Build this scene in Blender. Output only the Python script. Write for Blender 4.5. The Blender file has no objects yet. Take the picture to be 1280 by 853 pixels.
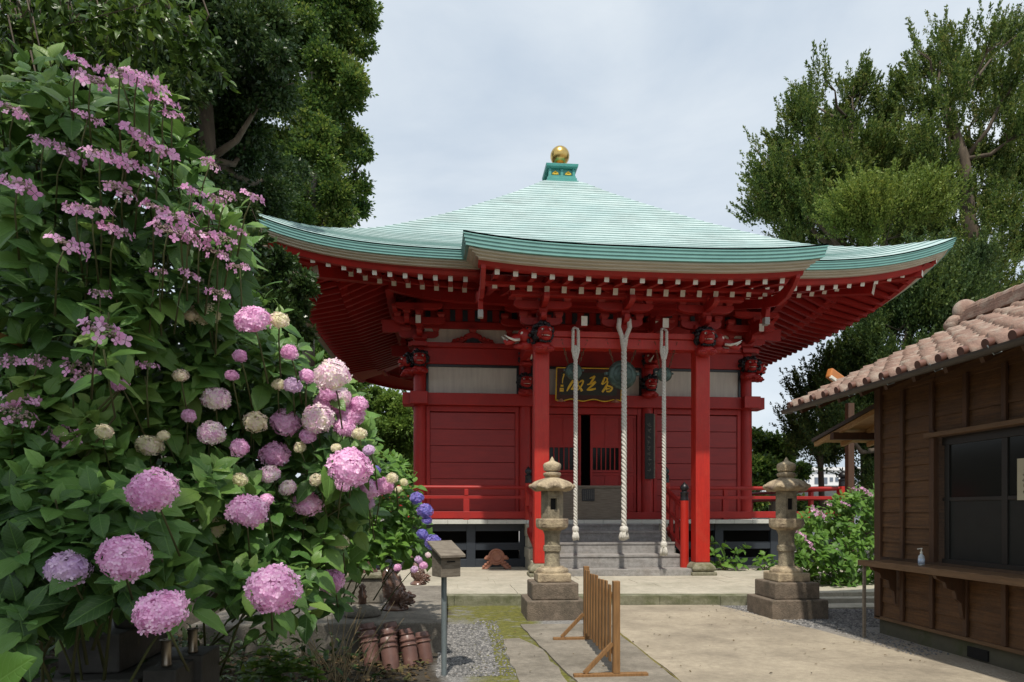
import bpy, bmesh, math, random
import numpy as np
from mathutils import Vector, Matrix
random.seed(7); rng = np.random.default_rng(7)
R = math.radians
scene = bpy.context.scene
col = scene.collection
# ------------------------------------------------------------------ camera
F, CX, HY, TH, EYE = 840.0, 640.0, 639.0, R(5.1), 1.55
cd = bpy.data.cameras.new('camera'); cam = bpy.data.objects.new('camera', cd); col.objects.link(cam)
cam.location = (0, 0, EYE); cam.rotation_euler = (R(90), 0, -TH)
cd.sensor_width = 36; cd.lens = 36 * F / 1280; cd.shift_y = (HY - 426.5) / 1280
cd.clip_start = 0.05; cd.clip_end = 2000
scene.camera = cam
# ------------------------------------------------------------------ world + sun
SD = Vector((0.10, 0.55, -1.0)).normalized()          # direction the sunlight travels
elev = math.asin(-SD.z)
w = bpy.data.worlds.new('World'); scene.world = w; w.use_nodes = True
nt = w.node_tree; nt.nodes.clear()
out = nt.nodes.new('ShaderNodeOutputWorld'); bg = nt.nodes.new('ShaderNodeBackground')
sky = nt.nodes.new('ShaderNodeTexSky'); sky.sky_type = 'NISHITA'; sky.sun_disc = False
sky.sun_elevation = elev; sky.sun_rotation = math.atan2(-SD.x, -SD.y)
sky.air_density = 1.0; sky.dust_density = 2.0
tc = nt.nodes.new('ShaderNodeTexCoord'); mp = nt.nodes.new('ShaderNodeMapping'); mp.inputs['Scale'].default_value = (1, 1, 2.2)
n1 = nt.nodes.new('ShaderNodeTexNoise'); n1.inputs['Scale'].default_value = 2.0; n1.inputs['Detail'].default_value = 7; n1.inputs['Roughness'].default_value = 0.55
n1.inputs['Distortion'].default_value = 0.4
cr = nt.nodes.new('ShaderNodeValToRGB'); cr.color_ramp.elements[0].position = 0.36; cr.color_ramp.elements[0].color = (4.9, 5.65, 6.5, 1)
cr.color_ramp.elements[1].position = 0.66; cr.color_ramp.elements[1].color = (7.1, 7.6, 7.95, 1)
mx = nt.nodes.new('ShaderNodeMixRGB'); mx.inputs[0].default_value = 0.86
bg.inputs['Strength'].default_value = 0.120
L = nt.links.new
L(tc.outputs['Generated'], mp.inputs[0]); L(mp.outputs[0], n1.inputs['Vector']); L(n1.outputs['Fac'], cr.inputs[0])
L(sky.outputs[0], mx.inputs[1]); L(cr.outputs[0], mx.inputs[2]); L(mx.outputs[0], bg.inputs[0]); L(bg.outputs[0], out.inputs[0])
sl = bpy.data.lights.new('sun', 'SUN'); sl.energy = 3.6; sl.angle = R(1.2); sl.color = (1, 0.94, 0.84)
so = bpy.data.objects.new('sun', sl); col.objects.link(so)
so.rotation_euler = SD.to_track_quat('-Z', 'Y').to_euler(); so.location = (-2, -10, 20)
scene.view_settings.view_transform = 'Standard'; scene.view_settings.look = 'None'
scene.view_settings.exposure = 0.11; scene.view_settings.gamma = 1
scene.cycles.max_bounces = 6; scene.cycles.transparent_max_bounces = 8

# ------------------------------------------------------------------ placing by sight line: a point on the ray at world depth Y / height Z / side X
def ray(px, py):
    u = (px - CX) / F; v = (HY - py) / F
    return u * math.cos(TH) + math.sin(TH), -u * math.sin(TH) + math.cos(TH), v
def atY(px, py, Y):
    a, b, v = ray(px, py); t = Y / b; return Vector((a * t, Y, EYE + v * t))
def atZ(px, py, Z):
    a, b, v = ray(px, py); t = (Z - EYE) / v; return Vector((a * t, b * t, Z))

# ------------------------------------------------------------------ materials
def nodes(m):
    m.use_nodes = True; return m.node_tree
def ramp(nt, cols):
    r = nt.nodes.new('ShaderNodeValToRGB'); e = r.color_ramp.elements
    e[0].position = cols[0][0]; e[0].color = (*cols[0][1], 1)
    e[1].position = cols[-1][0]; e[1].color = (*cols[-1][1], 1)
    for p, c in cols[1:-1]:
        k = e.new(p); k.color = (*c, 1)
    return r
def mat(name, c1, c2=None, rough=0.6, scale=6, stretch=(1, 1, 1), metal=0, bump=0.0, bscale=40, stain=None, sscale=1.2, slo=0.5, shi=0.7, detail=5, spec=0.5, coords='Object', speck=0, sps=90, crack=0):
    m = bpy.data.materials.new(name); nt = nodes(m); b = nt.nodes['Principled BSDF']; L = nt.links.new
    b.inputs['Roughness'].default_value = rough; b.inputs['Metallic'].default_value = metal
    b.inputs['Specular IOR Level'].default_value = spec
    c2 = c2 or tuple(x * 0.7 for x in c1)
    tc = nt.nodes.new('ShaderNodeNewGeometry') if coords == 'World' else nt.nodes.new('ShaderNodeTexCoord')
    src = tc.outputs['Position'] if coords == 'World' else tc.outputs['Object']
    mp = nt.nodes.new('ShaderNodeMapping'); mp.inputs['Scale'].default_value = stretch; L(src, mp.inputs[0])
    n = nt.nodes.new('ShaderNodeTexNoise'); n.inputs['Scale'].default_value = scale; n.inputs['Detail'].default_value = detail; n.inputs['Roughness'].default_value = 0.6
    L(mp.outputs[0], n.inputs['Vector'])
    r = ramp(nt, [(0.3, c2), (0.7, c1)]); L(n.outputs['Fac'], r.inputs[0]); colr = r.outputs[0]
    if stain:
        n2 = nt.nodes.new('ShaderNodeTexNoise'); n2.inputs['Scale'].default_value = sscale; n2.inputs['Detail'].default_value = 8; n2.inputs['Roughness'].default_value = 0.65
        L(src, n2.inputs['Vector'])
        rr = ramp(nt, [(slo, (0, 0, 0)), (shi, (1, 1, 1))]); L(n2.outputs['Fac'], rr.inputs[0])
        x = nt.nodes.new('ShaderNodeMixRGB'); L(rr.outputs[0], x.inputs[0]); L(colr, x.inputs[1]); x.inputs[2].default_value = (*stain, 1); colr = x.outputs[0]
    if speck:
        n4 = nt.nodes.new('ShaderNodeTexNoise'); n4.inputs['Scale'].default_value = sps; n4.inputs['Detail'].default_value = 4; n4.inputs['Roughness'].default_value = 0.8; L(src, n4.inputs['Vector'])
        n5 = nt.nodes.new('ShaderNodeTexNoise'); n5.inputs['Scale'].default_value = sps * .16; n5.inputs['Detail'].default_value = 6; n5.inputs['Roughness'].default_value = 0.7; L(src, n5.inputs['Vector'])
        ad = nt.nodes.new('ShaderNodeMath'); ad.operation = 'ADD'; L(n4.outputs['Fac'], ad.inputs[0]); L(n5.outputs['Fac'], ad.inputs[1])
        q = nt.nodes.new('ShaderNodeMapRange'); q.inputs[1].default_value = 0.72; q.inputs[2].default_value = 1.28; q.inputs[3].default_value = 1 - speck; q.inputs[4].default_value = 1 + speck; L(ad.outputs[0], q.inputs[0])
        vm = nt.nodes.new('ShaderNodeVectorMath'); vm.operation = 'SCALE'; L(colr, vm.inputs[0]); L(q.outputs[0], vm.inputs['Scale']); colr = vm.outputs[0]
    if crack:
        nw = nt.nodes.new('ShaderNodeTexNoise'); nw.inputs['Scale'].default_value = 3; nw.inputs['Detail'].default_value = 8; L(src, nw.inputs['Vector'])
        va = nt.nodes.new('ShaderNodeVectorMath'); va.operation = 'MULTIPLY_ADD'; L(nw.outputs['Color'], va.inputs[0]); va.inputs[1].default_value = (.35, .35, .35); L(src, va.inputs[2])
        vo = nt.nodes.new('ShaderNodeTexVoronoi'); vo.feature = 'DISTANCE_TO_EDGE'; vo.inputs['Scale'].default_value = crack; L(va.outputs[0], vo.inputs['Vector'])
        q = nt.nodes.new('ShaderNodeMapRange'); q.inputs[1].default_value = 0.0; q.inputs[2].default_value = 0.007 * crack + .002; L(vo.outputs['Distance'], q.inputs[0])
        x = nt.nodes.new('ShaderNodeMixRGB'); L(q.outputs[0], x.inputs[0]); x.inputs[1].default_value = (0.09, 0.075, 0.045, 1); L(colr, x.inputs[2]); colr = x.outputs[0]
    L(colr, b.inputs['Base Color'])
    if bump:
        n3 = nt.nodes.new('ShaderNodeTexNoise'); n3.inputs['Scale'].default_value = bscale; n3.inputs['Detail'].default_value = 6
        L(mp.outputs[0], n3.inputs['Vector'])
        bp = nt.nodes.new('ShaderNodeBump'); bp.inputs['Strength'].default_value = bump; bp.inputs['Distance'].default_value = 0.02
        L(n3.outputs['Fac'], bp.inputs['Height']); L(bp.outputs[0], b.inputs['Normal'])
    return m
def leafmat(name, cols, rough=0.45, trans=0.3, tcol=None, veins=False, clump=None):
    m = bpy.data.materials.new(name); nt = nodes(m); b = nt.nodes['Principled BSDF']; L = nt.links.new
    g = nt.nodes.new('ShaderNodeNewGeometry')
    n = nt.nodes.new('ShaderNodeTexNoise'); n.inputs['Scale'].default_value = clump or 0.8; n.inputs['Detail'].default_value = 3
    L(g.outputs['Position'], n.inputs['Vector'])
    a = nt.nodes.new('ShaderNodeMath'); a.operation = 'MULTIPLY_ADD'; a.inputs[1].default_value = 0.62; L(g.outputs['Random Per Island'], a.inputs[0])
    s = nt.nodes.new('ShaderNodeMath'); s.operation = 'MULTIPLY_ADD'; s.inputs[1].default_value = 1.2; s.inputs[2].default_value = -0.4; L(n.outputs['Fac'], s.inputs[0])
    L(s.outputs[0], a.inputs[2])
    k = len(cols); r = ramp(nt, [(0.05 + 0.9 * i / (k - 1), c) for i, c in enumerate(cols)]); L(a.outputs[0], r.inputs[0]); c = r.outputs[0]
    if veins:
        uv = nt.nodes.new('ShaderNodeUVMap'); sp = nt.nodes.new('ShaderNodeSeparateXYZ'); L(uv.outputs[0], sp.inputs[0])
        ab = nt.nodes.new('ShaderNodeMath'); ab.operation = 'ABSOLUTE'
        su = nt.nodes.new('ShaderNodeMath'); su.operation = 'SUBTRACT'; su.inputs[1].default_value = 0.5; L(sp.outputs[0], su.inputs[0]); L(su.outputs[0], ab.inputs[0])
        # lateral veins: v - 0.55*|u|
        ma = nt.nodes.new('ShaderNodeMath'); ma.operation = 'MULTIPLY_ADD'; ma.inputs[1].default_value = -0.55; L(ab.outputs[0], ma.inputs[0]); L(sp.outputs[1], ma.inputs[2])
        mu = nt.nodes.new('ShaderNodeMath'); mu.operation = 'MULTIPLY'; mu.inputs[1].default_value = 50; L(ma.outputs[0], mu.inputs[0])
        si = nt.nodes.new('ShaderNodeMath'); si.operation = 'SINE'; L(mu.outputs[0], si.inputs[0])
        lv = nt.nodes.new('ShaderNodeMapRange'); lv.inputs[1].default_value = 0.8; lv.inputs[2].default_value = 1.0; L(si.outputs[0], lv.inputs[0])
        md = nt.nodes.new('ShaderNodeMapRange'); md.inputs[1].default_value = 0.035; md.inputs[2].default_value = 0.0; L(ab.outputs[0], md.inputs[0])
        mxx = nt.nodes.new('ShaderNodeMath'); mxx.operation = 'MAXIMUM'; L(md.outputs[0], mxx.inputs[0])
        h = nt.nodes.new('ShaderNodeMath'); h.operation = 'MULTIPLY'; h.inputs[1].default_value = 0.35; L(lv.outputs[0], h.inputs[0]); L(h.outputs[0], mxx.inputs[1])
        x = nt.nodes.new('ShaderNodeMixRGB'); h2 = nt.nodes.new('ShaderNodeMath'); h2.operation = 'MULTIPLY'; h2.inputs[1].default_value = 0.55
        L(mxx.outputs[0], h2.inputs[0]); L(h2.outputs[0], x.inputs[0]); L(c, x.inputs[1]); x.inputs[2].default_value = (0.16, 0.30, 0.07, 1); c = x.outputs[0]
        bp = nt.nodes.new('ShaderNodeBump'); bp.inputs['Strength'].default_value = 0.5; bp.inputs['Distance'].default_value = 0.004; bp.invert = True
        L(mxx.outputs[0], bp.inputs['Height']); L(bp.outputs[0], b.inputs['Normal'])
    L(c, b.inputs['Base Color']); b.inputs['Roughness'].default_value = rough; b.inputs['Specular IOR Level'].default_value = 0.35
    t = nt.nodes.new('ShaderNodeBsdfTranslucent')
    hs = nt.nodes.new('ShaderNodeHueSaturation'); hs.inputs['Value'].default_value = 1.5; hs.inputs['Hue'].default_value = 0.485; L(c, hs.inputs['Color'])
    if tcol: t.inputs[0].default_value = (*tcol, 1)
    else: L(hs.outputs[0], t.inputs[0])
    mi = nt.nodes.new('ShaderNodeMixShader'); mi.inputs[0].default_value = trans
    L(b.outputs[0], mi.inputs[1]); L(t.outputs[0], mi.inputs[2]); L(mi.outputs[0], nt.nodes['Material Output'].inputs[0])
    return m

RED = mat('red_lacquer', (0.40, 0.014, 0.009), (0.31, 0.012, 0.009), rough=0.55, scale=3, stretch=(1, 1, 0.5), bump=0.12, bscale=25, stain=(0.27, 0.02, 0.018), sscale=1.8, slo=0.55, shi=0.85, speck=.12, sps=25)
REDV = mat('red_pillar_paint', (0.50, 0.020, 0.008), (0.40, 0.014, 0.007), rough=0.5, scale=9, stretch=(5, 5, 0.35), bump=0.2, bscale=20, stain=(0.44, 0.04, 0.02), sscale=3, slo=0.5, shi=0.8, speck=.10, sps=30)
REDW = mat('red_wall_paint', (0.36, 0.022, 0.018), (0.27, 0.016, 0.015), rough=0.45, scale=3, stretch=(0.6, 1, 5), bump=0.1, bscale=20, speck=.08, sps=20)
WHITE = mat('white_rafter_paint', (0.80, 0.78, 0.70), (0.66, 0.63, 0.53), rough=0.6, scale=8)
CREAM = mat('cream_eave_board', (0.60, 0.55, 0.44), (0.48, 0.43, 0.33), rough=0.6, scale=3, stretch=(0.5, 0.5, 6), stain=(0.40, 0.34, 0.24), sscale=2.0, slo=0.6, shi=0.85)
PLASTER = mat('plaster_panel', (0.62, 0.58, 0.50), (0.50, 0.46, 0.40), rough=0.8, scale=3, stretch=(4, 4, 0.4))
COPPER = mat('copper_patina', (0.48, 0.585, 0.57), (0.33, 0.455, 0.45), rough=0.55, scale=1.1, stretch=(0.6, 1, 1), stain=(0.31, 0.38, 0.37), sscale=0.9, slo=0.47, shi=0.72, bump=0.1, bscale=30, speck=.12, sps=9)
COPPERF = mat('copper_eave_fascia', (0.19, 0.41, 0.37), (0.15, 0.34, 0.31), rough=0.5, scale=3, stain=(0.13, 0.26, 0.22), sscale=5, slo=0.62, shi=0.8)
TEAL = mat('teal_box_copper', (0.07, 0.33, 0.29), (0.05, 0.26, 0.23), rough=0.45)
GOLD = mat('gilded_metal', (0.72, 0.50, 0.18), (0.55, 0.37, 0.11), rough=0.28, metal=1.0, scale=9)
GOLDP = mat('gold_leaf_paint', (0.92, 0.62, 0.06), (0.80, 0.50, 0.04), rough=0.4, metal=0.0, scale=30)
BLACK = mat('black_lacquer', (0.014, 0.016, 0.02), (0.01, 0.01, 0.012), rough=0.42)
SLATE = mat('blue_black_paint', (0.030, 0.038, 0.050), (0.022, 0.028, 0.038), rough=0.5, scale=6, stretch=(1, 1, 5))
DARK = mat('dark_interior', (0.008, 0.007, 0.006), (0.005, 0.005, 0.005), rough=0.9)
STONE = mat('step_stone', (0.34, 0.325, 0.31), (0.24, 0.225, 0.21), rough=0.8, scale=4, stretch=(0.5, 1, 4), bump=0.3, bscale=60, stain=(0.24, 0.21, 0.18), sscale=2.5, slo=0.5, shi=0.8, speck=.35, sps=70)
STONEW = mat('floor_edge_stone', (0.62, 0.62, 0.56), (0.5, 0.5, 0.45), rough=0.7, scale=5)
OLIVE = mat('mossy_footing_stone', (0.26, 0.24, 0.17), (0.16, 0.15, 0.10), rough=0.9, scale=6, bump=0.5, stain=(0.10, 0.10, 0.04), sscale=5, speck=.35, sps=70)
LANT = mat('tan_lantern_stone', (0.50, 0.40, 0.26), (0.33, 0.26, 0.17), rough=0.9, scale=7, detail=8, bump=0.6, bscale=45, stain=(0.17, 0.12, 0.085), sscale=4.0, slo=0.48, shi=0.68, speck=.35, sps=70)
LANTS = mat('mossy_shaft_stone', (0.30, 0.25, 0.17), (0.17, 0.145, 0.10), rough=0.9, scale=9, detail=8, bump=0.7, bscale=45, stain=(0.38, 0.33, 0.22), sscale=6.0, slo=0.52, shi=0.7, speck=.35, sps=70)
PLINTH = mat('dark_weathered_plinth_stone', (0.20, 0.155, 0.115), (0.12, 0.095, 0.07), rough=0.95, scale=8, detail=9, bump=0.6, bscale=50, stain=(0.07, 0.062, 0.045), sscale=3, slo=0.5, shi=0.75, speck=.35, sps=70)
WOODO = mat('orange_barrier_wood', (0.30, 0.155, 0.055), (0.17, 0.085, 0.03), rough=0.6, scale=8, stretch=(6, 6, 0.6), bump=0.2)
WOODG = mat('grey_weathered_wood', (0.24, 0.205, 0.16), (0.13, 0.105, 0.08), rough=0.9, scale=7, stretch=(0.5, 3, 7), bump=0.4)
WOODB = mat('brown_stained_boards', (0.135, 0.062, 0.020), (0.060, 0.028, 0.011), rough=0.65, scale=4, stretch=(1, 0.5, 9), bump=0.3, bscale=12, speck=.25, sps=30)
WOODD = mat('dark_batten_wood', (0.085, 0.036, 0.013), (0.05, 0.024, 0.012), rough=0.6, scale=5, stretch=(5, 5, 0.5), bump=0.2)
WOODC = mat('counter_wood', (0.17, 0.095, 0.045), (0.10, 0.055, 0.025), rough=0.6, scale=5, stretch=(5, 0.5, 5), bump=0.2)
WOODY = mat('yellow_rafter_wood', (0.42, 0.24, 0.09), (0.28, 0.15, 0.05), rough=0.6, scale=5, stretch=(1, 6, 6))
TILE = mat('pink_brown_roof_tile', (0.31, 0.195, 0.145), (0.20, 0.12, 0.09), rough=0.75, scale=7, detail=9, stain=(0.36, 0.30, 0.24), sscale=4, slo=0.48, shi=0.7, bump=0.25, bscale=60, speck=.3, sps=60)
TILED = mat('red_brown_tile_end', (0.17, 0.075, 0.05), (0.11, 0.05, 0.035), rough=0.5)
GUT = mat('brown_gutter', (0.055, 0.045, 0.035), (0.04, 0.03, 0.025), rough=0.5)
GLAZE = mat('brown_glazed_ceramic', (0.20, 0.115, 0.085), (0.10, 0.055, 0.04), rough=0.22, scale=9, spec=0.6)
GLAZT = mat('dull_glazed_roof_tile', (0.20, 0.105, 0.085), (0.12, 0.065, 0.055), rough=0.4, scale=9, stain=(0.33, 0.24, 0.2), sscale=6, slo=0.6, shi=0.75)
TERRA = mat('terracotta', (0.42, 0.19, 0.12), (0.30, 0.13, 0.085), rough=0.7, scale=12)
CONC = mat('weathered_concrete', (0.26, 0.235, 0.195), (0.17, 0.15, 0.125), rough=0.95, scale=3, detail=9, bump=0.4, bscale=60, stain=(0.11, 0.095, 0.075), sscale=1.6, slo=0.45, shi=0.8, coords='World', speck=.35, sps=70)
GRAVE = mat('dark_grave_stone', (0.075, 0.07, 0.062), (0.045, 0.042, 0.036), rough=0.7, scale=8, detail=8, stain=(0.10, 0.10, 0.05), sscale=9, slo=0.6, shi=0.75, bump=0.2)
PIPE = mat('grey_blue_steel_pipe', (0.22, 0.26, 0.27), (0.17, 0.2, 0.21), rough=0.45, metal=0.3, stain=(0.2, 0.15, 0.09), sscale=8, slo=0.62, shi=0.8)
STEEL = mat('aged_steel_vase', (0.30, 0.26, 0.21), (0.2, 0.17, 0.13), rough=0.3, metal=0.9)
BRONZE = mat('green_bronze_gong', (0.06, 0.095, 0.075), (0.03, 0.05, 0.042), rough=0.42, metal=0.35, scale=14, stain=(0.12, 0.19, 0.15), sscale=9, slo=0.5, shi=0.75)
CHAIN = mat('rusty_chain', (0.19, 0.11, 0.06), (0.1, 0.06, 0.04), rough=0.6, metal=0.4)
ROPE = mat('white_cotton_rope', (0.66, 0.63, 0.57), (0.50, 0.47, 0.41), rough=0.95, scale=30, bump=0.3)
GREYP = mat('grey_nose_paint', (0.42, 0.41, 0.38), (0.32, 0.31, 0.29), rough=0.6)
BARK = mat('tree_bark', (0.13, 0.10, 0.07), (0.06, 0.046, 0.033), rough=0.95, scale=6, stretch=(1, 1, 0.3), bump=0.6, bscale=14)
BARKG = mat('pale_grey_bark', (0.24, 0.21, 0.16), (0.12, 0.10, 0.075), rough=0.95, scale=6, stretch=(1, 1, 0.3), bump=0.5, bscale=14)
STEM = mat('green_brown_stem', (0.12, 0.14, 0.045), (0.07, 0.07, 0.03), rough=0.8)
PAPER = mat('aged_paper', (0.50, 0.45, 0.32), (0.42, 0.37, 0.26), rough=0.9)
INK = mat('grey_ink', (0.10, 0.095, 0.085), (0.07, 0.07, 0.06), rough=0.9)
PALEINK = mat('faded_pale_ink', (0.20, 0.19, 0.165), (0.12, 0.115, 0.10), rough=0.9)
SIGNB = mat('black_green_sign_board', (0.035, 0.04, 0.03), (0.022, 0.025, 0.02), rough=0.6)
GLASS = bpy.data.materials.new('dark_window_glass'); nodes(GLASS)
gb = GLASS.node_tree.nodes['Principled BSDF']; gb.inputs['Base Color'].default_value = (0.012, 0.013, 0.012, 1); gb.inputs['Roughness'].default_value = 0.12; gb.inputs['Specular IOR Level'].default_value = 0.18
FROST = mat('frosted_lower_pane', (0.022, 0.023, 0.021), (0.016, 0.017, 0.015), rough=0.45, spec=.25)
BOTL = mat('clear_plastic', (0.55, 0.60, 0.62), (0.5, 0.55, 0.58), rough=0.2)
LABEL = mat('bottle_label', (0.30, 0.42, 0.62), (0.75, 0.78, 0.8), rough=0.5, scale=40)
FARW = mat('white_rendered_building', (0.80, 0.80, 0.80), (0.74, 0.74, 0.74), rough=0.9)
FARG = mat('grey_blue_window', (0.16, 0.19, 0.23), (0.12, 0.14, 0.18), rough=0.3)
HYD = leafmat('hydrangea_leaf', [(0.034, 0.082, 0.022), (0.075, 0.17, 0.038), (0.135, 0.26, 0.055), (0.20, 0.30, 0.07)], rough=0.42, trans=0.22, veins=True, clump=1.2)
HYDL = leafmat('bright_hydrangea_leaf', [(0.05, 0.12, 0.02), (0.10, 0.22, 0.03), (0.17, 0.31, 0.05)], rough=0.45, trans=0.3, veins=True, clump=1.2)
JUN = leafmat('juniper_foliage', [(0.025, 0.058, 0.014), (0.065, 0.12, 0.024), (0.14, 0.20, 0.038), (0.20, 0.20, 0.06)], rough=0.6, trans=0.3, clump=1.7)
JUND = leafmat('dark_juniper_foliage', [(0.018, 0.045, 0.014), (0.05, 0.095, 0.022), (0.12, 0.17, 0.035)], rough=0.6, trans=0.28, clump=1.7)
BROAD = leafmat('broadleaf_foliage', [(0.018, 0.05, 0.013), (0.048, 0.105, 0.022), (0.11, 0.18, 0.032), (0.22, 0.26, 0.055)], rough=0.4, trans=0.3, clump=0.5)
EVER = leafmat('evergreen_foliage', [(0.018, 0.042, 0.014), (0.04, 0.08, 0.022), (0.085, 0.125, 0.028)], rough=0.38, trans=0.2, clump=0.5)
LIME = leafmat('lime_foliage', [(0.06, 0.12, 0.02), (0.12, 0.20, 0.03), (0.2, 0.28, 0.05)], rough=0.45, trans=0.35, clump=1.0)
PETP = leafmat('pink_petal', [(0.66, 0.32, 0.54), (0.82, 0.48, 0.70), (0.92, 0.70, 0.83)], rough=0.6, trans=0.25, clump=9)
PETM = leafmat('pale_mixed_petal', [(0.70, 0.36, 0.58), (0.88, 0.66, 0.78), (0.90, 0.82, 0.78), (0.80, 0.80, 0.55)], rough=0.6, trans=0.25, clump=14)
PETL = leafmat('lacecap_pink_petal', [(0.68, 0.29, 0.54), (0.84, 0.44, 0.70), (0.92, 0.62, 0.80)], rough=0.6, trans=0.3, clump=9)
PETC = leafmat('cream_petal', [(0.76, 0.55, 0.58), (0.80, 0.74, 0.55), (0.72, 0.72, 0.40)], rough=0.6, trans=0.25, clump=9)
PETB = leafmat('blue_violet_petal', [(0.16, 0.17, 0.50), (0.25, 0.22, 0.60), (0.42, 0.26, 0.60)], rough=0.6, trans=0.25, clump=9)
PETV = leafmat('lavender_petal', [(0.60, 0.42, 0.66), (0.70, 0.50, 0.70), (0.78, 0.62, 0.76)], rough=0.6, trans=0.25, clump=9)
BUD = mat('lacecap_bud', (0.30, 0.24, 0.16), (0.22, 0.13, 0.16), rough=0.7, scale=60)

# ------------------------------------------------------------------ mesh builder and object helpers
class MB:
    def __init__(s): s.v = []; s.f = []; s.m = []
    def add(s, vs, fs, mi=0):
        o = len(s.v); s.v += [tuple(p) for p in vs]; s.f += [tuple(i + o for i in f) for f in fs]; s.m += [mi] * len(fs); return s
    def box(s, x0, x1, y0, y1, z0, z1, mi=0):
        v = [(x, y, z) for z in (z0, z1) for y in (y0, y1) for x in (x0, x1)]
        return s.add(v, [(0, 2, 3, 1), (4, 5, 7, 6), (0, 1, 5, 4), (2, 6, 7, 3), (0, 4, 6, 2), (1, 3, 7, 5)], mi)
    def bar(s, p0, p1, w, h, mi=0, up=(0, 0, 1), capmi=None):
        p0 = Vector(p0); p1 = Vector(p1); d = (p1 - p0).normalized(); u = Vector(up)
        if abs(d.dot(u)) > 0.99: u = Vector((0, 1, 0))
        a = d.cross(u).normalized(); b = a.cross(d).normalized()
        v = [p + a * (w / 2 * i) + b * (h / 2 * j) for p in (p0, p1) for i, j in ((-1, -1), (1, -1), (1, 1), (-1, 1))]
        s.add(v, [(0, 1, 5, 4), (1, 2, 6, 5), (2, 3, 7, 6), (3, 0, 4, 7), (3, 2, 1, 0)], mi)
        s.f.append(tuple(len(s.v) - 8 + i for i in (4, 5, 6, 7))); s.m.append(mi if capmi is None else capmi)
        return s
    def tube(s, pts, r, n=8, mi=0, cap=True):
        pts = [Vector(p) for p in pts]; rr = r if isinstance(r, (list, tuple)) else [r] * len(pts)
        base = len(s.v); up = Vector((0.13, 0.21, 0.97)); 
        for i, p in enumerate(pts):
            d = (pts[min(i + 1, len(pts) - 1)] - pts[max(i - 1, 0)]).normalized()
            u = up if abs(d.dot(up)) < 0.95 else Vector((1, 0, 0))
            a = d.cross(u).normalized(); b = d.cross(a)
            for k in range(n):
                t = 2 * math.pi * k / n; s.v.append(tuple(p + (a * math.cos(t) + b * math.sin(t)) * rr[i]))
        for i in range(len(pts) - 1):
            for k in range(n):
                k2 = (k + 1) % n; s.f.append((base + i * n + k, base + i * n + k2, base + (i + 1) * n + k2, base + (i + 1) * n + k)); s.m.append(mi)
        if cap:
            s.f.append(tuple(base + k for k in reversed(range(n)))); s.m.append(mi)
            s.f.append(tuple(base + (len(pts) - 1) * n + k for k in range(n))); s.m.append(mi)
        return s
    def lathe(s, prof, cx=0, cy=0, n=24, mi=0, lobe=None, cz=0):
        base = len(s.v)
        for r, z in prof:
            for k in range(n):
                t = 2 * math.pi * k / n; q = r * (lobe(t, r, z) if lobe else 1)
                zz = z
                s.v.append((cx + q * math.cos(t), cy + q * math.sin(t), cz + zz))
        for i in range(len(prof) - 1):
            for k in range(n):
                k2 = (k + 1) % n; s.f.append((base + i * n + k, base + i * n + k2, base + (i + 1) * n + k2, base + (i + 1) * n + k)); s.m.append(mi)
        s.f.append(tuple(base + k for k in reversed(range(n)))); s.m.append(mi)
        s.f.append(tuple(base + (len(prof) - 1) * n + k for k in range(n))); s.m.append(mi)
        return s
    def prism(s, outline, y0, y1, mi=0, axis='Y'):
        n = len(outline)
        def P(a, b, c): return (a, c, b) if axis == 'Y' else ((c, a, b) if axis == 'X' else (a, b, c))
        v = [P(a, b, y0) for a, b in outline] + [P(a, b, y1) for a, b in outline]
        return s.add(v, [tuple(range(n)), tuple(reversed(range(n, 2 * n)))] + [(i + n, (i + 1) % n + n, (i + 1) % n, i) for i in range(n)], mi)
    def ball(s, c, r, nu=10, nv=7, mi=0, sc=(1, 1, 1)):
        c = Vector(c); base = len(s.v)
        s.v.append((c.x, c.y, c.z - r * sc[2]))
        for j in range(1, nv):
            p = math.pi * j / nv
            for i in range(nu):
                t = 2 * math.pi * i / nu; s.v.append((c.x + r * sc[0] * math.sin(p) * math.cos(t), c.y + r * sc[1] * math.sin(p) * math.sin(t), c.z - r * sc[2] * math.cos(p)))
        s.v.append((c.x, c.y, c.z + r * sc[2])); top = len(s.v) - 1
        for i in range(nu):
            i2 = (i + 1) % nu; s.f.append((base, base + 1 + i2, base + 1 + i)); s.m.append(mi)
            for j in range(nv - 2):
                a = base + 1 + j * nu; s.f.append((a + i, a + i2, a + nu + i2, a + nu + i)); s.m.append(mi)
            a = base + 1 + (nv - 2) * nu; s.f.append((a + i, a + i2, top)); s.m.append(mi)
        return s
    def xform(s, M):
        s.v = [tuple(M @ Vector(p)) for p in s.v]; return s
    def build(s, name, mats, parent=None, smooth=False, bevel=0, auto=None, fix=True):
        me = bpy.data.meshes.new(name); me.from_pydata(s.v, [], s.f)
        mats = mats if isinstance(mats, (list, tuple)) else [mats]
        for m in mats: me.materials.append(m)
        if len(mats) > 1: me.polygons.foreach_set('material_index', s.m)
        if fix:
            bm = bmesh.new(); bm.from_mesh(me); bmesh.ops.recalc_face_normals(bm, faces=bm.faces); bm.to_mesh(me); bm.free()
        if smooth: me.polygons.foreach_set('use_smooth', [True] * len(me.polygons))
        o = bpy.data.objects.new(name, me); col.objects.link(o)
        if smooth and auto: 
            md = o.modifiers.new('split', 'EDGE_SPLIT'); md.split_angle = R(auto)
        if bevel:
            md = o.modifiers.new('bevel', 'BEVEL'); md.width = bevel; md.segments = 2; md.limit_method = 'ANGLE'; md.angle_limit = R(40)
        if parent is not None: put(o, parent)
        return o
def wloc(o):
    p = Vector((0, 0, 0))
    while o is not None: p += o.location; o = o.parent
    return p
def put(o, parent):          # mesh built in world coordinates: re-centre under its (unrotated) parent
    o.parent = parent; o.location = -wloc(parent)
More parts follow.
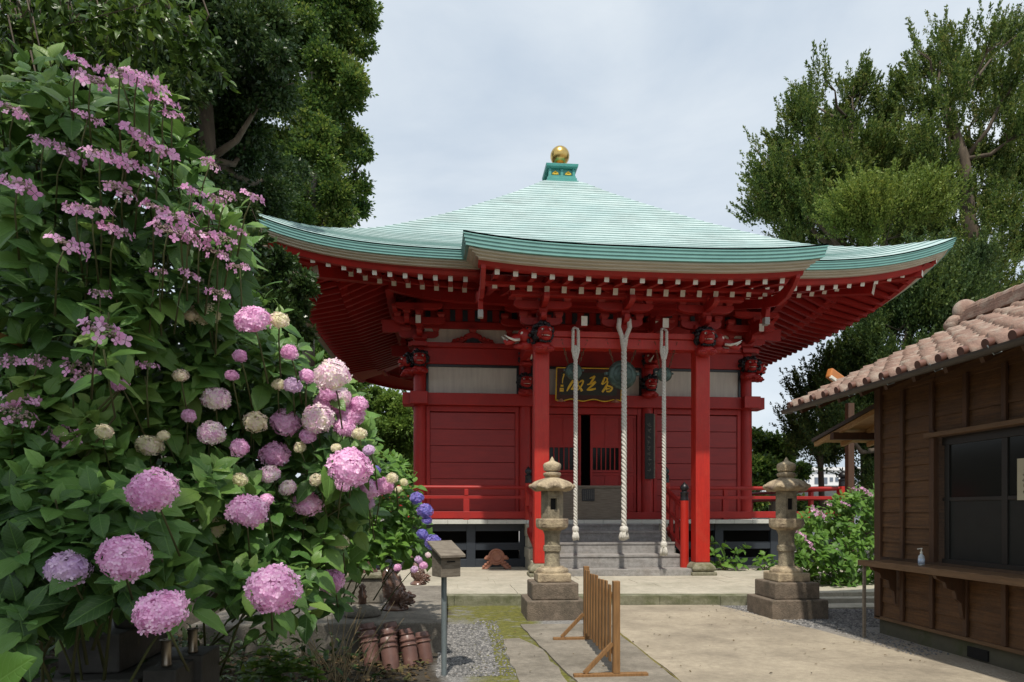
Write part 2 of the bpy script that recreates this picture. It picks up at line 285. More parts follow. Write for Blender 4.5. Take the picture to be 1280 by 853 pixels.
def tag(o, label=None, cat=None, group=None, kind=None):
    if label: o['label'] = label
    if cat: o['category'] = cat
    if group: o['group'] = group
    if kind: o['kind'] = kind
    return o
def thing(name, loc, label, cat, group=None):
    o = bpy.data.objects.new(name, None); col.objects.link(o); o.location = loc; o.empty_display_size = 0.2
    return tag(o, label, cat, group)
def local(o, parent):        # mesh built in the thing's own local coordinates
    o.parent = parent; return o
def copy_tree(o, parent=None):
    c = o.copy(); col.objects.link(c); c.parent = parent
    for ch in list(o.children): copy_tree(ch, c)
    return c
def np_mesh(name, V, Fq, mats, parent=None, smooth=False, uv=None, kind=None, mi=None):
    """V (n,3), Fq (m,4) quads"""
    me = bpy.data.meshes.new(name); n = len(V); m = len(Fq); k = Fq.shape[1]
    me.vertices.add(n); me.vertices.foreach_set('co', np.asarray(V, dtype=np.float32).ravel())
    me.loops.add(m * k); me.loops.foreach_set('vertex_index', np.asarray(Fq, dtype=np.int32).ravel())
    me.polygons.add(m); me.polygons.foreach_set('loop_start', np.arange(0, m * k, k, dtype=np.int32))
    if smooth: me.polygons.foreach_set('use_smooth', np.ones(m, dtype=bool))
    mats = mats if isinstance(mats, (list, tuple)) else [mats]
    for x in mats: me.materials.append(x)
    if mi is not None: me.polygons.foreach_set('material_index', np.asarray(mi, dtype=np.int32))
    if uv is not None:
        l = me.uv_layers.new(name='UVMap'); l.data.foreach_set('uv', np.asarray(uv, dtype=np.float32)[np.asarray(Fq).ravel()].ravel())
    me.update(calc_edges=True); me.validate()
    o = bpy.data.objects.new(name, me); col.objects.link(o)
    if parent is not None: put(o, parent)
    if kind: o['kind'] = kind
    return o
def instance(tv, tf, pos, ax, side, nrm, size, tuv=None):
    """copy a template (tv,tf) to frames: local x->side, y->ax (length), z->nrm"""
    n = len(pos); k = len(tv)
    size = np.asarray(size).reshape(n, 1, 1)
    V = (tv[None, :, 0:1] * side[:, None, :] + tv[None, :, 1:2] * ax[:, None, :] + tv[None, :, 2:3] * nrm[:, None, :]) * size + pos[:, None, :]
    Fq = (tf[None] + (np.arange(n) * k)[:, None, None]).reshape(-1, tf.shape[1])
    uv = np.tile(tuv, (n, 1)) if tuv is not None else None
    return V.reshape(-1, 3), Fq, uv
def unit(a): return a / (np.linalg.norm(a, axis=1, keepdims=True) + 1e-9)
def frames(ax, up=None, jit=0.5):
    n = len(ax); ax = unit(ax); r = rng.normal(size=(n, 3)) * jit + (np.array(up) if up is not None else 0)
    side = unit(np.cross(ax, r)); return ax, side, unit(np.cross(side, ax))
# ================================================================== THE SETTING
def ground_grid():
    xs = np.concatenate([np.linspace(-300, -20, 15), np.linspace(-16, 16, 65), np.linspace(20, 300, 15)])
    ys = np.concatenate([np.linspace(-200, -12, 10), np.linspace(-8, 30, 77), np.linspace(36, 400, 16)])
    V = []
    for y in ys:
        for x in xs:
            z = 0.0
            # the bank that climbs to the left of the yard
            e = -1.2 - 0.2 * math.sin(y * 0.7) - (1.3 if y > 4.5 else 0) - (2.4 if y > 12 else 0)
            if x < e: z = min((e - x) * (0.45 if y < 9 else 0.4), 5.5) * (1 if y > -6 else 0.4) + 0.06 * math.sin(x * 3.1) * math.cos(y * 2.3)
            V.append((x, y, z - 0.002))
    nx = len(xs); Fq = [(j * nx + i, j * nx + i + 1, (j + 1) * nx + i + 1, (j + 1) * nx + i) for j in range(len(ys) - 1) for i in range(nx - 1)]
    return np.array(V), np.array(Fq)
GRD = bpy.data.materials.new('earth_gravel_moss'); gnt = nodes(GRD); gbs = gnt.nodes['Principled BSDF']; gbs.inputs['Roughness'].default_value = 0.95
def _ground_mat():
    nt = gnt; L = nt.links.new; g = nt.nodes.new('ShaderNodeNewGeometry'); sp = nt.nodes.new('ShaderNodeSeparateXYZ'); L(g.outputs['Position'], sp.inputs[0])
    def noise(s, d=6, r=0.6):
        n = nt.nodes.new('ShaderNodeTexNoise'); n.inputs['Scale'].default_value = s; n.inputs['Detail'].default_value = d; n.inputs['Roughness'].default_value = r; L(g.outputs['Position'], n.inputs['Vector']); return n
    def mr(src, a, b):
        m = nt.nodes.new('ShaderNodeMapRange'); m.inputs[1].default_value = a; m.inputs[2].default_value = b; L(src, m.inputs[0]); return m.outputs[0]
    def math_(op, a, b):
        m = nt.nodes.new('ShaderNodeMath'); m.operation = op
        for i, q in enumerate((a, b)):
            if isinstance(q, (int, float)): m.inputs[i].default_value = q
            else: L(q, m.inputs[i])
        return m.outputs[0]
    def mix(f, a, b):
        x = nt.nodes.new('ShaderNodeMixRGB'); L(f, x.inputs[0])
        for i, q in ((1, a), (2, b)):
            if isinstance(q, tuple): x.inputs[i].default_value = (*q, 1)
            else: L(q, x.inputs[i])
        return x.outputs[0]
    vo = nt.nodes.new('ShaderNodeTexVoronoi'); vo.inputs['Scale'].default_value = 42; L(g.outputs['Position'], vo.inputs['Vector'])
    gr = ramp(nt, [(0.0, (0.30, 0.29, 0.27)), (0.5, (0.21, 0.20, 0.19)), (1.0, (0.13, 0.125, 0.115))]); L(vo.outputs['Color'], gr.inputs[0])
    dirt = ramp(nt, [(0.3, (0.25, 0.205, 0.15)), (0.7, (0.36, 0.31, 0.24))]); L(noise(2.2, 9).outputs['Fac'], dirt.inputs[0])
    wob = noise(1.6, 5); wx = math_('MULTIPLY_ADD', wob.outputs['Fac'], 1.4); 
    x = math_('ADD', sp.outputs[0], math_('MULTIPLY', wob.outputs['Fac'], 0.9))       # x + wobble (mean +0.45)
    # right yard: gravel beyond y 8.6, dirt nearer
    c = mix(mr(math_('ADD', sp.outputs[1], math_('MULTIPLY', wob.outputs['Fac'], 1.2)), 7.6, 9.2), dirt.outputs[0], gr.outputs[0])
    # left strip: gravel near the plinth, moss by the slabs
    moss = ramp(nt, [(0.3, (0.065, 0.07, 0.012)), (0.7, (0.19, 0.18, 0.03))]); L(noise(14, 7).outputs['Fac'], moss.inputs[0])
    left = mr(x, 1.75, 1.5)
    mossmask = math_('MULTIPLY', mr(x, 0.55, 0.85), mr(noise(4.5, 7, 0.7).outputs['Fac'], 0.33, 0.47))
    farmoss = math_('MULTIPLY', mr(sp.outputs[1], 9.0, 10.0), mr(noise(3.5, 7, 0.7).outputs['Fac'], 0.38, 0.54))
    lc = mix(math_('MAXIMUM', mossmask, farmoss), gr.outputs[0], moss.outputs[0])
    c = mix(left, c, lc)
    # earth under the shrubs
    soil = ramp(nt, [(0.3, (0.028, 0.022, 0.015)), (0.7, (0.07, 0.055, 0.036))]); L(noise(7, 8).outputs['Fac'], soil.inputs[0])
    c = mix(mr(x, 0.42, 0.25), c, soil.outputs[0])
    L(c, gbs.inputs['Base Color'])
    bp = nt.nodes.new('ShaderNodeBump'); bp.inputs['Strength'].default_value = 0.6; bp.inputs['Distance'].default_value = 0.02; bp.invert = True
    L(vo.outputs['Distance'], bp.inputs['Height']); L(bp.outputs[0], gbs.inputs['Normal'])
_ground_mat()
gv, gf = ground_grid(); np_mesh('ground', gv, gf, GRD, smooth=True, kind='structure')

def sheet(name, pts, z0, z1, m, wob=0.012, step=0.25):
    q = []
    n = len(pts)
    for i in range(n):
        a = Vector(pts[i]); b = Vector(pts[(i + 1) % n]); k = max(1, int((b - a).length / step))
        for j in range(k):
            p = a.lerp(b, j / k); q.append((p.x + random.uniform(-wob, wob), p.y + random.uniform(-wob, wob)))
    mb = MB(); mb.prism(q, z0, z1, axis='Z'); return mb
PAVE = mat('pale_concrete_paving', (0.44, 0.375, 0.28), (0.32, 0.27, 0.20), rough=0.95, scale=1.1, detail=9, bump=0.35, bscale=90, stain=(0.185, 0.155, 0.115), sscale=0.9, slo=0.44, shi=0.76, coords='World', speck=.22, sps=80)
PAVEG = mat('grey_concrete_paving', (0.29, 0.255, 0.205), (0.20, 0.175, 0.14), rough=0.95, scale=1.5, detail=9, bump=0.35, bscale=90, stain=(0.12, 0.105, 0.08), sscale=1.3, slo=0.44, shi=0.72, coords='World', speck=.28, sps=80)
TERR = mat('terrace_slab_stone', (0.50, 0.46, 0.37), (0.38, 0.35, 0.275), rough=0.9, scale=1.3, detail=8, bump=0.25, bscale=60, stain=(0.25, 0.235, 0.17), sscale=1.5, slo=0.5, shi=0.85, coords='World', speck=.2, sps=60)
TERRE = mat('terrace_mossy_kerb', (0.25, 0.24, 0.17), (0.15, 0.15, 0.09), rough=0.95, scale=4, stretch=(1, 1, 3), detail=9, stain=(0.08, 0.09, 0.035), sscale=3.5, slo=0.45, shi=0.7, coords='World', speck=.3, sps=60)
MOSSS = mat('moss_seam', (0.22, 0.17, 0.035), (0.12, 0.12, 0.03), rough=1, scale=20)
o = sheet('p', [(2.13, -3), (2.07, 5.9), (2.13, 8.45), (2.2, 10.83), (4.35, 10.68), (4.75, 8.1), (5.0, 5.8), (5.2, 3.5), (5.3, -3)], -0.05, 0.012, PAVE).build('paving', PAVE); tag(o, kind='structure')
o = sheet('p', [(1.25, -3), (1.12, 6.0), (1.0, 7.6), (0.92, 9.05), (2.10, 9.0), (2.09, 8.45), (2.035, 5.9), (2.09, -3)], -0.05, 0.018, PAVEG).build('paving', PAVEG); tag(o, kind='structure')
o = sheet('p', [(0.62, -3), (0.58, 6.0), (0.63, 8.05), (0.84, 8.1), (0.98, 7.4), (1.05, 6.0), (1.1, -3)], -0.05, 0.010, PAVEG, wob=0.03).build('paving', PAVEG); tag(o, kind='structure')
o = sheet('p', [(2.085, -3), (2.045, 5.9), (2.105, 8.6), (2.125, 8.6), (2.07, 5.9), (2.12, -3)], -0.05, 0.008, MOSSS).build('moss', MOSSS); tag(o, kind='stuff')
# stone terrace in front of the hall: kerb and individual slabs belong to the ground
def terrace():
    mb = MB()
    yf = lambda x: 11.06 - 0.085 * x
    # kerb stones along the front
    x = -0.9
    while x < 4.95:
        L_ = random.uniform(0.9, 1.3); x1 = min(x + L_ - 0.006, 4.95)
        mb.add([(x, yf(x), -0.05), (x1, yf(x1), -0.05), (x1, yf(x1) + .3, -.05), (x, yf(x) + .3, -.05), (x, yf(x), .158), (x1, yf(x1), .158), (x1, yf(x1) + .3, .158), (x, yf(x) + .3, .158)],
               [(0, 1, 5, 4), (1, 2, 6, 5), (2, 3, 7, 6), (3, 0, 4, 7), (4, 5, 6, 7)], 1); x += L_
    rows = [11.37, 12.1, 12.75, 13.45, 14.1]
    for r in range(len(rows) - 1):
        x = -1.0 + random.uniform(-.4, 0)
        while x < 9.2:
            L_ = random.uniform(0.75, 1.25); 
            y0 = rows[r] if r else None; z = .160 + random.uniform(-.003, .003)
            ya, yb = (yf(min(x, 5)) + .306, yf(min(x + L_, 5)) + .306) if r == 0 else (rows[r], rows[r])
            v = [(x, ya, z), (x + L_ - .008, yb, z), (x + L_ - .008, rows[r + 1] - .008, z), (x, rows[r + 1] - .008, z)]
            v += [(a, b, 0.05) for a, b, c in v]
            mb.add(v, [(0, 1, 2, 3), (0, 1, 5, 4), (1, 2, 6, 5), (2, 3, 7, 6), (3, 0, 4, 7)], 0); x += L_
    mb.box(-1.2, 9.3, 11.5, 26, 0.0, 0.150, 0)
    mb.box(-1.2, 1.76, 14.11, 16.9, 0.1, 0.158, 0); mb.box(5.6, 9.3, 14.11, 16.9, 0.1, 0.158, 0)
    return mb.build('terrace', [TERR, TERRE], bevel=0.004)
tag(terrace(), kind='structure')
o = MB().box(5.25, 7.4, 10.7, 11.2, -.02, .09).box(5.3, 7.6, 10.1, 10.55, -.02, .03).build('path_slab', TERR, bevel=.006); tag(o, kind='structure')
# loose gravel: stones too many to count
def pebbles(name, poly, n, smin, smax, cols, seed):
    r = np.random.default_rng(seed)
    P = []
    (xa, ya), (xb, yb) = poly
    P = np.stack([r.uniform(xa, xb, n), r.uniform(ya, yb, n), np.zeros(n)], 1)
    tv = np.array([(-1, -.8, 0), (1, -.7, 0), (.9, .9, 0), (-.8, 1, 0), (-.5, -.4, .8), (.6, -.4, .7), (.5, .5, .75), (-.45, .5, .8)]) * .5
    tf = np.array([(4, 5, 6, 7), (0, 1, 5, 4), (1, 2, 6, 5), (2, 3, 7, 6), (3, 0, 4, 7)])
    t = r.uniform(0, 6.28, n); ax = np.stack([np.cos(t), np.sin(t), r.normal(0, .15, n)], 1); nr = np.stack([r.normal(0, .2, n), r.normal(0, .2, n), np.ones(n)], 1)
    side = unit(np.cross(ax, nr)); nr = unit(np.cross(side, ax)); 
    V, Fq, _ = instance(tv, tf, P, unit(ax), side, nr, r.uniform(smin, smax, n))
    return np_mesh(name, V, Fq, cols, kind='stuff')
PEB = leafmat('grey_pebble', [(0.07, 0.07, 0.07), (0.16, 0.155, 0.15), (0.34, 0.32, 0.30)], rough=0.85, trans=0.0, clump=20)
pebbles('gravel', ((-0.15, 6.3), (0.45, 9.2)), 3800, .012, .034, PEB, 1)
pebbles('gravel', ((0.3, 6.3), (0.62, 9.5)), 700, .010, .026, PEB, 2)
pebbles('gravel', ((4.25, 8.5), (6.6, 10.6)), 5200, .014, .036, PEB, 3)
pebbles('gravel', ((4.9, 6.8), (5.38, 8.6)), 500, .010, .026, PEB, 4)

# ================================================================== THE HALL
XC, YC = 3.65, 22.6                 # centre of the hall
HB = 4.5                            # half distance between corner columns
YF = YC - HB                        # front column line 18.1
T = thing('temple_hall', (XC, YC, 0), 'red timber temple hall under a green copper pyramid roof with a gold ball on top', 'temple')
def H(t):
    xs = [0, .07, .089, .17, .311, .441, .57, .704, .85, 1.0]; zs = [12.95, 12.50, 12.38, 11.78, 10.86, 10.03, 9.28, 8.56, 8.06, 7.87]
    return float(np.interp(t, xs, zs))
_t = np.linspace(0, 1, 201); _h = np.array([H(x) for x in _t]); _k = np.ones(21) / 21
_hs = np.convolve(np.pad(_h, 10, mode='reflect', reflect_type='odd'), _k, 'valid')
def H(t): return float(np.interp(t, _t, _hs))
RH = 8.0
def zroof(r, a):                    # r distance from centre line of the side, a along the side
    t = r / RH; u = min(abs(a) / max(r, 1e-6), 1)
    return H(t) - 0.68 * t ** 5 * (1 - u ** 5.2)
def zeave(a): return zroof(RH, a)
def lift(a): return zeave(a) - zeave(0)
def side(k):                        # local (a along, r outwards, z) -> world ; k=0 front, 1 right, 2 back, 3 left
    c, s = [(1, 0), (0, 1), (-1, 0), (0, -1)][k]
    def f(a, r, z):
        x, y = a, -r
        return (XC + x * c - y * s, YC + x * s + y * c, z)
    return f
def roof_side(k):
    f = side(k); mb = MB(); N = 40
    rs = list(np.linspace(RH, .62, 40)); lip = .030
    for i in range(len(rs) - 1):
        r0, r1 = rs[i], rs[i + 1]
        row = []
        for j in range(N + 1):
            u = -1 + 2 * j / N; u = math.copysign(abs(u) ** .8, u)
            a0, a1 = u * r0, u * r1
            zb = zroof(r0, a0)
            row.append((f(a0, r0, zb), f(a0, r0, zb + lip), f(a1, r1 + .012, zroof(r1, a1) + .006)))
        b = len(mb.v)
        for p in row: mb.v += list(p)
        for j in range(N):
            A = b + 3 * j; B = A + 3
            mb.f += [(A, B, B + 1, A + 1), (A + 1, B + 1, B + 2, A + 2)]; mb.m += [1, 0]
    return mb
COPL = mat('copper_course_lip', (0.17, 0.30, 0.28), (0.11, 0.22, 0.20), rough=0.6)
roof = MB()
for k in range(4):
    m_ = roof_side(k); roof.add(m_.v, [], 0); off = len(roof.v) - len(m_.v); roof.f += [tuple(i + off for i in q) for q in m_.f]; roof.m += m_.m
roofo = roof.build('roof', [COPPER, COPL], T)
# layered eave edge, swept right round
def sweep_edge(pts, inw, prof, mi=0, closed=False, ends=True):
    """pts top edge points, inw inward unit vectors, prof [(inset, z offset)] closed polygon"""
    mb = MB(); n = len(prof)
    for p, d in zip(pts, inw):
        for (i, z) in prof: mb.v.append((p[0] + d[0] * i, p[1] + d[1] * i, p[2] + z))
    m = len(pts)
    for s in range(m if closed else m - 1):
        for k in range(n):
            k2 = (k + 1) % n; a = s * n; b = ((s + 1) % m) * n
            mb.f.append((a + k, b + k, b + k2, a + k2)); mb.m.append(mi)
    if ends and not closed:
        mb.f.append(tuple(range(n))); mb.m.append(mi); mb.f.append(tuple(reversed(range((m - 1) * n, m * n)))); mb.m.append(mi)
    return mb
def perimeter():
    P, D = [], []
    for k in range(4):
        f = side(k)
        for j in range(48):
            u = -1 + 2 * j / 48; u = math.copysign(abs(u) ** .75, u); a = u * RH
            P.append(f(a, RH, zeave(a) + .034)); o0 = Vector(f(0, 0, 0)); q = Vector(f(0, -1, 0)) - o0
            if j == 0: q = q + (Vector(f(1, 0, 0)) - o0)
            D.append((q.x, q.y))
    return P, D
PP, DD = perimeter()
FP = []
for i in range(4): FP += [(.016 * i, -.052 * i - (0.004 if i else -.0)), (.016 * i, -.052 * (i + 1) + .006), (.016 * i + .010, -.052 * (i + 1) + .004)]
FP += [(.5, -.19), (.5, -.04)]
sweep_edge(PP, DD, FP, closed=True).build('eave_fascia', COPPERF, T)
CP = [(.11, -.20), (.11, -.238), (.17, -.242), (.17, -.275), (.24, -.28), (.24, -.318), (.55, -.30), (.55, -.2)]
sweep_edge(PP, DD, CP, closed=True).build('eave_board', CREAM, T)
RP = [(.34, -.30), (.42, -.43), (.56, -.43), (.56, -.28)]
sweep_edge(PP, DD, RP, closed=True).build('eave_beam', RED, T)
# soffit boards (above the rafters)
def soffit():
    mb = MB()
    for k in range(4):
        f = side(k); prof = [(RH - .36, -.33), (RH - .5, -.37), (6.7, -.20), (6.5, -.16), (4.3, .56)]
        N = 30
        for (r0, z0), (r1, z1) in zip(prof[:-1], prof[1:]):
            b = len(mb.v)
            for j in range(N + 1):
                u = -1 + 2 * j / N; g = zeave(0)
                mb.v += [f(u * r0, r0, g + z0 + lift(u * RH) * (r0 / RH) ** 2), f(u * r1, r1, g + z1 + lift(u * RH) * (r1 / RH) ** 2)]
            for j in range(N): mb.f.append((b + 2 * j, b + 2 * j + 2, b + 2 * j + 3, b + 2 * j + 1)); mb.m.append(0)
    return mb.build('soffit', RED, T)
soffit()
def lz(a, r): return lift(a * RH / r if r else 0) * (r / RH) ** 2 if abs(a) < r else lift(RH) * (r / RH) ** 2
def rafter(k, a, r0, r1, z0, z1, w, h, name):
    """tip at r0 with a white painted end, running inwards to r1"""
    f = side(k); g = zeave(0); q = max(abs(a) + .12, r1)
    if q > r0 - .2: return
    t = (r0 - q) / (r0 - r1); ze = z0 + (z1 - z0) * t
    p1 = f(a, r0, g + z0 + lz(a, r0)); p0 = f(a, q, g + ze + lz(a, q) )
    MB().bar(p0, p1, w, h, 0, capmi=1).build(name, [RED, WHITE], T)
STEP = .335
def rafters(k, amin, amax, skip=None):
    n = int(RH / STEP)
    for i in range(-n, n + 1):
        a = i * STEP
        if a < amin or a > amax: continue
        if skip and skip(a): continue
        if abs(a) < 7.35: rafter(k, a, 7.50, 6.3, -.455, -.22, .10, .115, 'flying_rafter')
        if abs(a) < 6.3: rafter(k, a, 6.45, 4.3, -.335, .44, .11, .15, 'rafter')
rafters(0, -8, 8, lambda a: abs(a) < 3.35)
rafters(1, -8, 3.2)
rafters(3, -3.2, 8)
# intermediate eave beams on the rafter tips
def ring(r, zo, h, w, name, half=None):
    mb = MB()
    for k in range(4):
        f = side(k); N = 24
        for j in range(N):
            u0 = -1 + 2 * j / N; u1 = -1 + 2 * (j + 1) / N; g = zeave(0)
            mb.bar(f(u0 * r, r, g + zo + lz(u0 * r * .999, r)), f(u1 * r * 1.0, r, g + zo + lz(u1 * r * .999, r)), w, h)
    return mb.build(name, RED, T)
ring(6.33, -.225, .10, .12, 'rafter_support_beam')
ring(5.25, -.17, .26, .20, 'purlin')
# hip rafters with white ends at the corners
for sx, sy in ((1, -1), (-1, -1), (1, 1)):
    mb = MB(); c = lambda r, z: (XC + sx * r, YC + sy * r, z)
    mb.bar(c(4.4, 7.66), c(6.78, 7.06), .22, .26, 0, capmi=1)
    mb.build('hip_rafter', [RED, WHITE], T)
    mb = MB(); mb.bar(c(6.0, 7.36), c(7.52, 7.26), .20, .24, 0, capmi=1); mb.bar(c(6.5, 7.52), c(7.72, 7.46), .13, .13, 0, capmi=1)
    mb.build('hip_rafter', [RED, WHITE], T)
# ---- finial
fz = 12.44
fb = MB(); fb.box(XC - .68, XC + .68, YC - .68, YC + .68, fz, fz + .10); fb.box(XC - .62, XC + .62, YC - .62, YC + .62, fz + .09, fz + .22)
fb.box(XC - .58, XC + .58, YC - .58, YC + .58, fz + .22, fz + .30)
fb.box(XC - .49, XC + .49, YC - .49, YC + .49, fz + .30, fz + .56)
for x in (-.50, 0, .50):
    for y in (-.50, .50):
        fb.box(XC + x - .06, XC + x + .06, YC + y - .05, YC + y + .05, fz + .30, fz + .56); fb.box(XC + y - .05, XC + y + .05, YC + x - .06 , YC + x + .06, fz + .301, fz + .559)
b0 = len(fb.v)
for (h_, z_) in ((.60, fz + .56), (.66, fz + .60), (.68, fz + .70)):
    for x, y in ((-1, -1), (1, -1), (1, 1), (-1, 1)): fb.v.append((XC + x * h_, YC + y * h_, z_))
for i in range(2):
    for k in range(4): fb.f.append((b0 + i * 4 + k, b0 + i * 4 + (k + 1) % 4, b0 + i * 4 + 4 + (k + 1) % 4, b0 + i * 4 + 4 + k)); fb.m.append(0)
fb.f.append((b0, b0 + 1, b0 + 2, b0 + 3)); fb.f.append((b0 + 8, b0 + 9, b0 + 10, b0 + 11)); fb.m += [0, 0]
fb.v = [(XC + (x - XC) * .80, YC + (y - YC) * .80, fz + (z - fz) * .93) for x, y, z in fb.v]
fin = fb.build('finial_base', TEAL, T, bevel=.008)
gm = MB(); gm.lathe([(.30, 0), (.34, .02), (.31, .10), (.22, .16), (.12, .20), (.10, .25), (.14, .28)], XC, YC, 28, cz=fz + .645); gm.ball((XC, YC, fz + 1.165), .325, 28, 18)
gm.build('gold_ball', GOLD, fin, smooth=True)
for x in (-.216, .216):
    cmb = MB(); 
    for i in range(-2, 3): cmb.ball((XC + x + i * .036, YC - .405, fz + .375 + .025 * (2 - abs(i))), .032, 6, 5)
    cmb.box(XC + x - .10, XC + x + .10, YC - .42, YC - .39, fz + .335, fz + .365)
    cmb.build('crest', GOLDP, fin)

# ---- porch roof (extends the main roof over the steps)
PX, PHW, PY0 = 3.67, 3.47, 12.2
def zporch(y, a):
    s = (y - PY0) / (YC - RH + .0 - PY0)
    zm = zroof(RH, a + PX - XC) + .05
    z0 = 6.44 + .17 * (abs(a) / PHW) ** 3.0
    return z0 + (zm - z0) * (s * .82 + .18 * s * s)
def porch_roof():
    mb = MB(); N = 28; ys = list(np.linspace(PY0, YC - RH, 11)); lip = .034
    for i in range(len(ys) - 1):
        b = len(mb.v)
        for j in range(N + 1):
            a = -PHW + 2 * PHW * j / N
            mb.v += [(PX + a, ys[i], zporch(ys[i], a)), (PX + a, ys[i], zporch(ys[i], a) + lip), (PX + a, ys[i + 1] - .012, zporch(ys[i + 1], a) + .006)]
        for j in range(N):
            A = b + 3 * j; B = A + 3; mb.f += [(A, B, B + 1, A + 1), (A + 1, B + 1, B + 2, A + 2)]; mb.m += [1, 0]
    # short tongue that dies into the main roof
    b = len(mb.v)
    for j in range(N + 1):
        a = -PHW + 2 * PHW * j / N; y = YC - RH; mb.v += [(PX + a, y, zporch(y, a) + .034), (PX + a, y + .9, zroof(RH - .9, a) + .02)]
    for j in range(N): mb.f.append((b + 2 * j, b + 2 * j + 2, b + 2 * j + 3, b + 2 * j + 1)); mb.m.append(0)
    return mb.build('porch_roof', [COPPER, COPL], T)
porch_roof()
def porch_path():
    P, D = [], []
    for j in range(8): y = YC - RH + .5 - (YC - RH + .5 - PY0) * j / 8; P.append((PX - PHW, y, zporch(min(y, YC - RH), -PHW) + .034)); D.append((1, 0))
    for j in range(25):
        a = -PHW + 2 * PHW * j / 24; P.append((PX + a, PY0, zporch(PY0, a) + .034)); D.append((1, 1) if j == 0 else ((-1, 1) if j == 24 else (0, 1)))
    for j in range(1, 9): y = PY0 + (YC - RH + .5 - PY0) * j / 8; P.append((PX + PHW, y, zporch(min(y, YC - RH), PHW) + .034)); D.append((-1, 0))
    return P, D
PP2, DD2 = porch_path()
def sc(prof, k, kz): return [(i * k, z * kz) for i, z in prof]
sweep_edge(PP2, DD2, sc(FP, 1, 1.2)).build('porch_fascia', COPPERF, T)
sweep_edge(PP2, DD2, [(i, z - .045) for i, z in CP]).build('porch_eave_board', CREAM, T)
PRED = [(p[0], p[1]) for p in [(.36, -.35), (.42, -.43), (.60, -.43), (.60, -.32)]]
sweep_edge(PP2[8:33], DD2[8:33], PRED).build('porch_eave_beam', RED, T)
MB().add([(PX - 3.1, 12.8, 6.05), (PX + 3.1, 12.8, 6.05), (PX + 3.1, 14.3, 6.60), (PX - 3.1, 14.3, 6.60), (PX + 3.1, 16.3, 7.05), (PX - 3.1, 16.3, 7.05)], [(0, 1, 2, 3), (3, 2, 4, 5)]).build('porch_soffit', RED, T)
for i in range(-8, 9):
    a = i * .352; zz = .15 * (abs(a) / PHW) ** 3
    MB().bar((PX + a, 13.9, 6.27 + zz), (PX + a, 12.72, 6.01 + zz), .095, .105, capmi=1).build('porch_flying_rafter', [RED, WHITE], T)
for i in range(-8, 9):
    a = i * .352; zz = .12 * (abs(a) / PHW) ** 3
    MB().bar((PX + a, 16.4, 6.88), (PX + a, 13.45, 6.02 + zz), .10, .135, capmi=1).build('porch_rafter', [RED, WHITE], T)
MB().box(PX - 3.0, PX + 3.0, 13.42, 13.56, 6.085, 6.15).build('porch_support_beam', RED, T)
# curved bargeboards on the two sides of the porch
for s in (-1, 1):
    pts = [(12.60, 6.16, .10), (12.75, 6.10, .22), (13.0, 5.99, .26), (13.4, 5.93, .24), (13.9, 6.02, .20), (14.4, 6.15, .2), (15.2, 6.40, .24), (16.3, 6.75, .3)]
    up = [(y, z + h / 2) for y, z, h in pts]; dn = [(y, z - h / 2) for y, z, h in reversed(pts)]
    MB().prism(up + dn, PX + s * 3.08 - .045, PX + s * 3.08 + .045, axis='X').build('bargeboard', RED, T, bevel=.012)
    mb = MB().prism([(13.86, 6.0), (14.06, 6.0), (14.10, 5.86), (14.02, 5.72), (13.90, 5.72), (13.85, 5.86)], PX + s * 3.08 - .05, PX + s * 3.08 + .05, axis='X')
    mb.box(PX + s * 3.08 - .055, PX + s * 3.08 + .055, 13.89, 14.03, 5.56, 5.72, 1)
    mb.build('pendant', [RED, GREYP], T, bevel=.01)

# ---- bracket clusters
def arm(cx, cy, z0, L_, h, w, along='X', mi=0):
    o = []; hl = L_ / 2
    for i in range(7):                    # boat-shaped underside
        t = math.pi / 2 * i / 6; o.append((hl - (1 - math.sin(t)) * 0 - hl * .34 * (1 - math.sin(math.pi / 2 - t)), h * .75 * math.cos(math.pi / 2 - t) * 0 + h * .72 * (1 - math.cos(math.pi / 2 - t)) if False else 0))
    o = [(-hl, h), (-hl, h * .5), (-hl * .93, h * .28), (-hl * .8, h * .10), (-hl * .62, 0), (hl * .62, 0), (hl * .8, h * .10), (hl * .93, h * .28), (hl, h * .5), (hl, h)]
    mb = MB()
    if along == 'X': mb.prism([(cx + a, z0 + b) for a, b in o], cy - w / 2, cy + w / 2, axis='Y')
    else: mb.prism([(cy + a, z0 + b) for a, b in o], cx - w / 2, cx + w / 2, axis='X')
    return mb
def block(mb, cx, cy, z0, s, h):
    a = s / 2; b = s * .33; v = []
    for (q, z) in ((b, z0), (b * 1.15, z0 + h * .25), (a, z0 + h * .5), (a, z0 + h)):
        v += [(cx - q, cy - q, z), (cx + q, cy - q, z), (cx + q, cy + q, z), (cx - q, cy + q, z)]
    f = [(0, 1, 2, 3), (12, 13, 14, 15)]
    for i in range(3):
        for k in range(4): f.append((i * 4 + k, i * 4 + (k + 1) % 4, i * 4 + 4 + (k + 1) % 4, i * 4 + 4 + k))
    mb.add(v, f)
